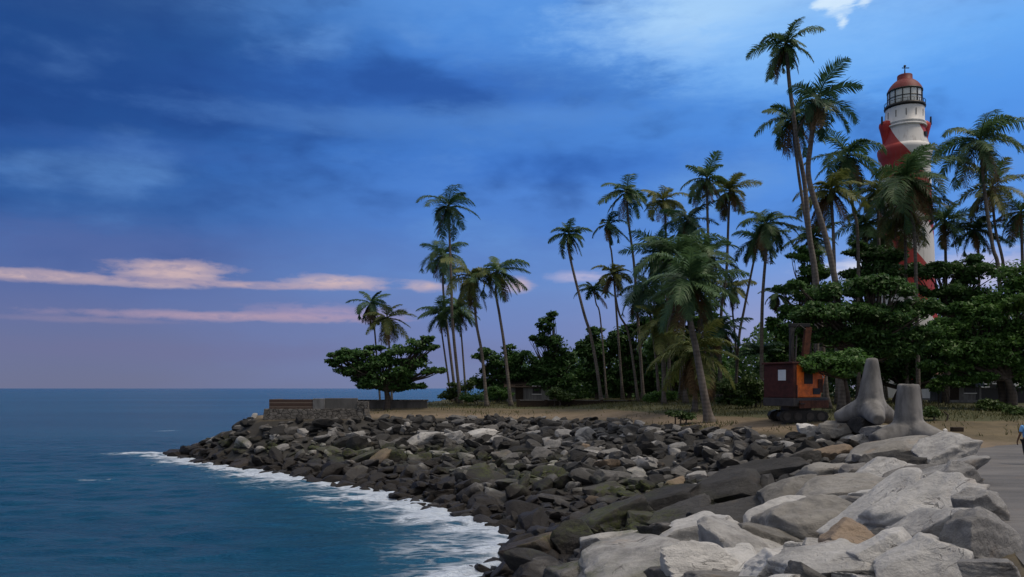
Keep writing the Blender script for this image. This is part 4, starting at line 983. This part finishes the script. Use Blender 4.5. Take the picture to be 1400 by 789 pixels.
# dark block and a white stone on the turf by the road end
q = hit(1308, 590); blk = tag(empty('timber_block', q), 'dark brown timber block lying on the turf past the nearer tetrapod', 'timber block')
for k in range(2): new_box('beam', M['wood_dark'], blk, (0, .2*k-.1, .12+.012*k), (.62-.04*k, .19, .25), (0, 0, .04*k), .02)
v, f_ = rock(501, 3, (.13, .12, .12)); tag(mesh('stone', v, f_, M['white'], smooth=True, loc=hit(1292, 590)+[0, 0, .06]), 'small white stone beside the dark timber block', 'stone')

# ------------------------------------------------------------------ person at the right edge, walking away
def skin_obj(name, J, E, m_, parent=None, sub=2):
    keys = list(J); me = bpy.data.meshes.new(name); me.from_pydata([J[k][0] for k in keys], [(keys.index(a), keys.index(b)) for a, b in E], [])
    o = bpy.data.objects.new(name, me); COL.objects.link(o); me.materials.append(m_); o.parent = parent
    sm = o.modifiers.new('skin', 'SKIN'); sm.use_smooth_shade = True
    for i, k in enumerate(keys):
        r_ = J[k][1]; me.skin_vertices[0].data[i].radius = r_ if isinstance(r_, tuple) else (r_, r_); me.skin_vertices[0].data[i].use_root = (i == 0)
    ss = o.modifiers.new('sub', 'SUBSURF'); ss.levels = sub; ss.render_levels = sub
    return o
pp = on_ground(1404.5, 29.6); pp[2] = 4.006
J = {'pelvis': ((0,0,.92),(.15,.11)), 'waist': ((0,0,1.06),(.13,.095)), 'chest': ((0,0,1.27),(.16,.11)), 'neckb': ((0,0,1.43),(.07,.065)), 'neck': ((0,-.01,1.49),.052), 'head': ((0,.01,1.58),(.075,.09)), 'crown': ((0,.005,1.66),(.065,.08)),
     'nose': ((0,.105,1.575),.014)}
E_ = [('pelvis','waist'),('waist','chest'),('chest','neckb'),('neckb','neck'),('neck','head'),('head','crown'),('head','nose')]
for s, sg in (('l', -1), ('r', 1)):
    st = .17*sg
    J.update({s+'sh': ((sg*.19,0,1.38),.058), s+'el': ((sg*.245,-.03-st*.3,1.12),.042), s+'wr': ((sg*.25,.06-st*.6,.88),.03), s+'palm': ((sg*.25,.085-st*.6,.80),(.038,.018)),
              s+'hip': ((sg*.095,0,.86),.088), s+'kn': ((sg*.10,.06+st*.6,.48),.058), s+'an': ((sg*.10,-.02+st*1.1,.085),.040), s+'toe': ((sg*.115,.14+st*1.1,.03),(.04,.028))})
    E_ += [('chest',s+'sh'),(s+'sh',s+'el'),(s+'el',s+'wr'),(s+'wr',s+'palm'),('pelvis',s+'hip'),(s+'hip',s+'kn'),(s+'kn',s+'an'),(s+'an',s+'toe')]
    for fk, (ox, ln) in enumerate(((-.028,.075),(-.010,.085),(.009,.08),(.026,.065))):
        b0 = (sg*.25, .09-st*.6+ox, .775); J[f'{s}f{fk}'] = (b0, .009); J[f'{s}g{fk}'] = ((b0[0]-sg*.014, b0[1], b0[2]-ln), .008); E_ += [(s+'palm', f'{s}f{fk}'), (f'{s}f{fk}', f'{s}g{fk}')]
    J[s+'th'] = ((sg*.235, .135-st*.6, .76), .009); E_ += [(s+'palm', s+'th')]
person = skin_obj('person', J, E_, M['skin']); person.location = pp
tag(person, 'person in a light blue shirt and black trousers on the road at the right edge', 'person')
S_ = {'b': ((0,0,.90),(.168,.128)), 'w': ((0,0,1.06),(.155,.118)), 'c': ((0,0,1.27),(.18,.128)), 'n': ((0,0,1.42),(.095,.085))}
SE = [('b','w'),('w','c'),('c','n')]
for s, sg in (('l', -1), ('r', 1)):
    st = .17*sg; S_.update({s+'s': ((sg*.195,0,1.38),.078), s+'e': ((sg*.235,-.02-st*.2,1.17),.068)}); SE += [('c',s+'s'),(s+'s',s+'e')]
skin_obj('shirt', S_, SE, M['shirt'], person)
T_ = {'p': ((0,0,.93),(.165,.125))}; TE = []
for s, sg in (('l', -1), ('r', 1)):
    st = .17*sg; T_.update({s+'h': ((sg*.098,0,.84),.108), s+'k': ((sg*.10,.06+st*.6,.48),.082), s+'a': ((sg*.10,-.02+st*1.1,.10),.066)}); TE += [('p',s+'h'),(s+'h',s+'k'),(s+'k',s+'a')]
skin_obj('trousers', T_, TE, M['trousers'], person)
skin_obj('hair', {'a': ((0,-.03,1.60),(.08,.075)), 'b': ((0,-.005,1.675),(.075,.085))}, [('a','b')], M['hair'], person)
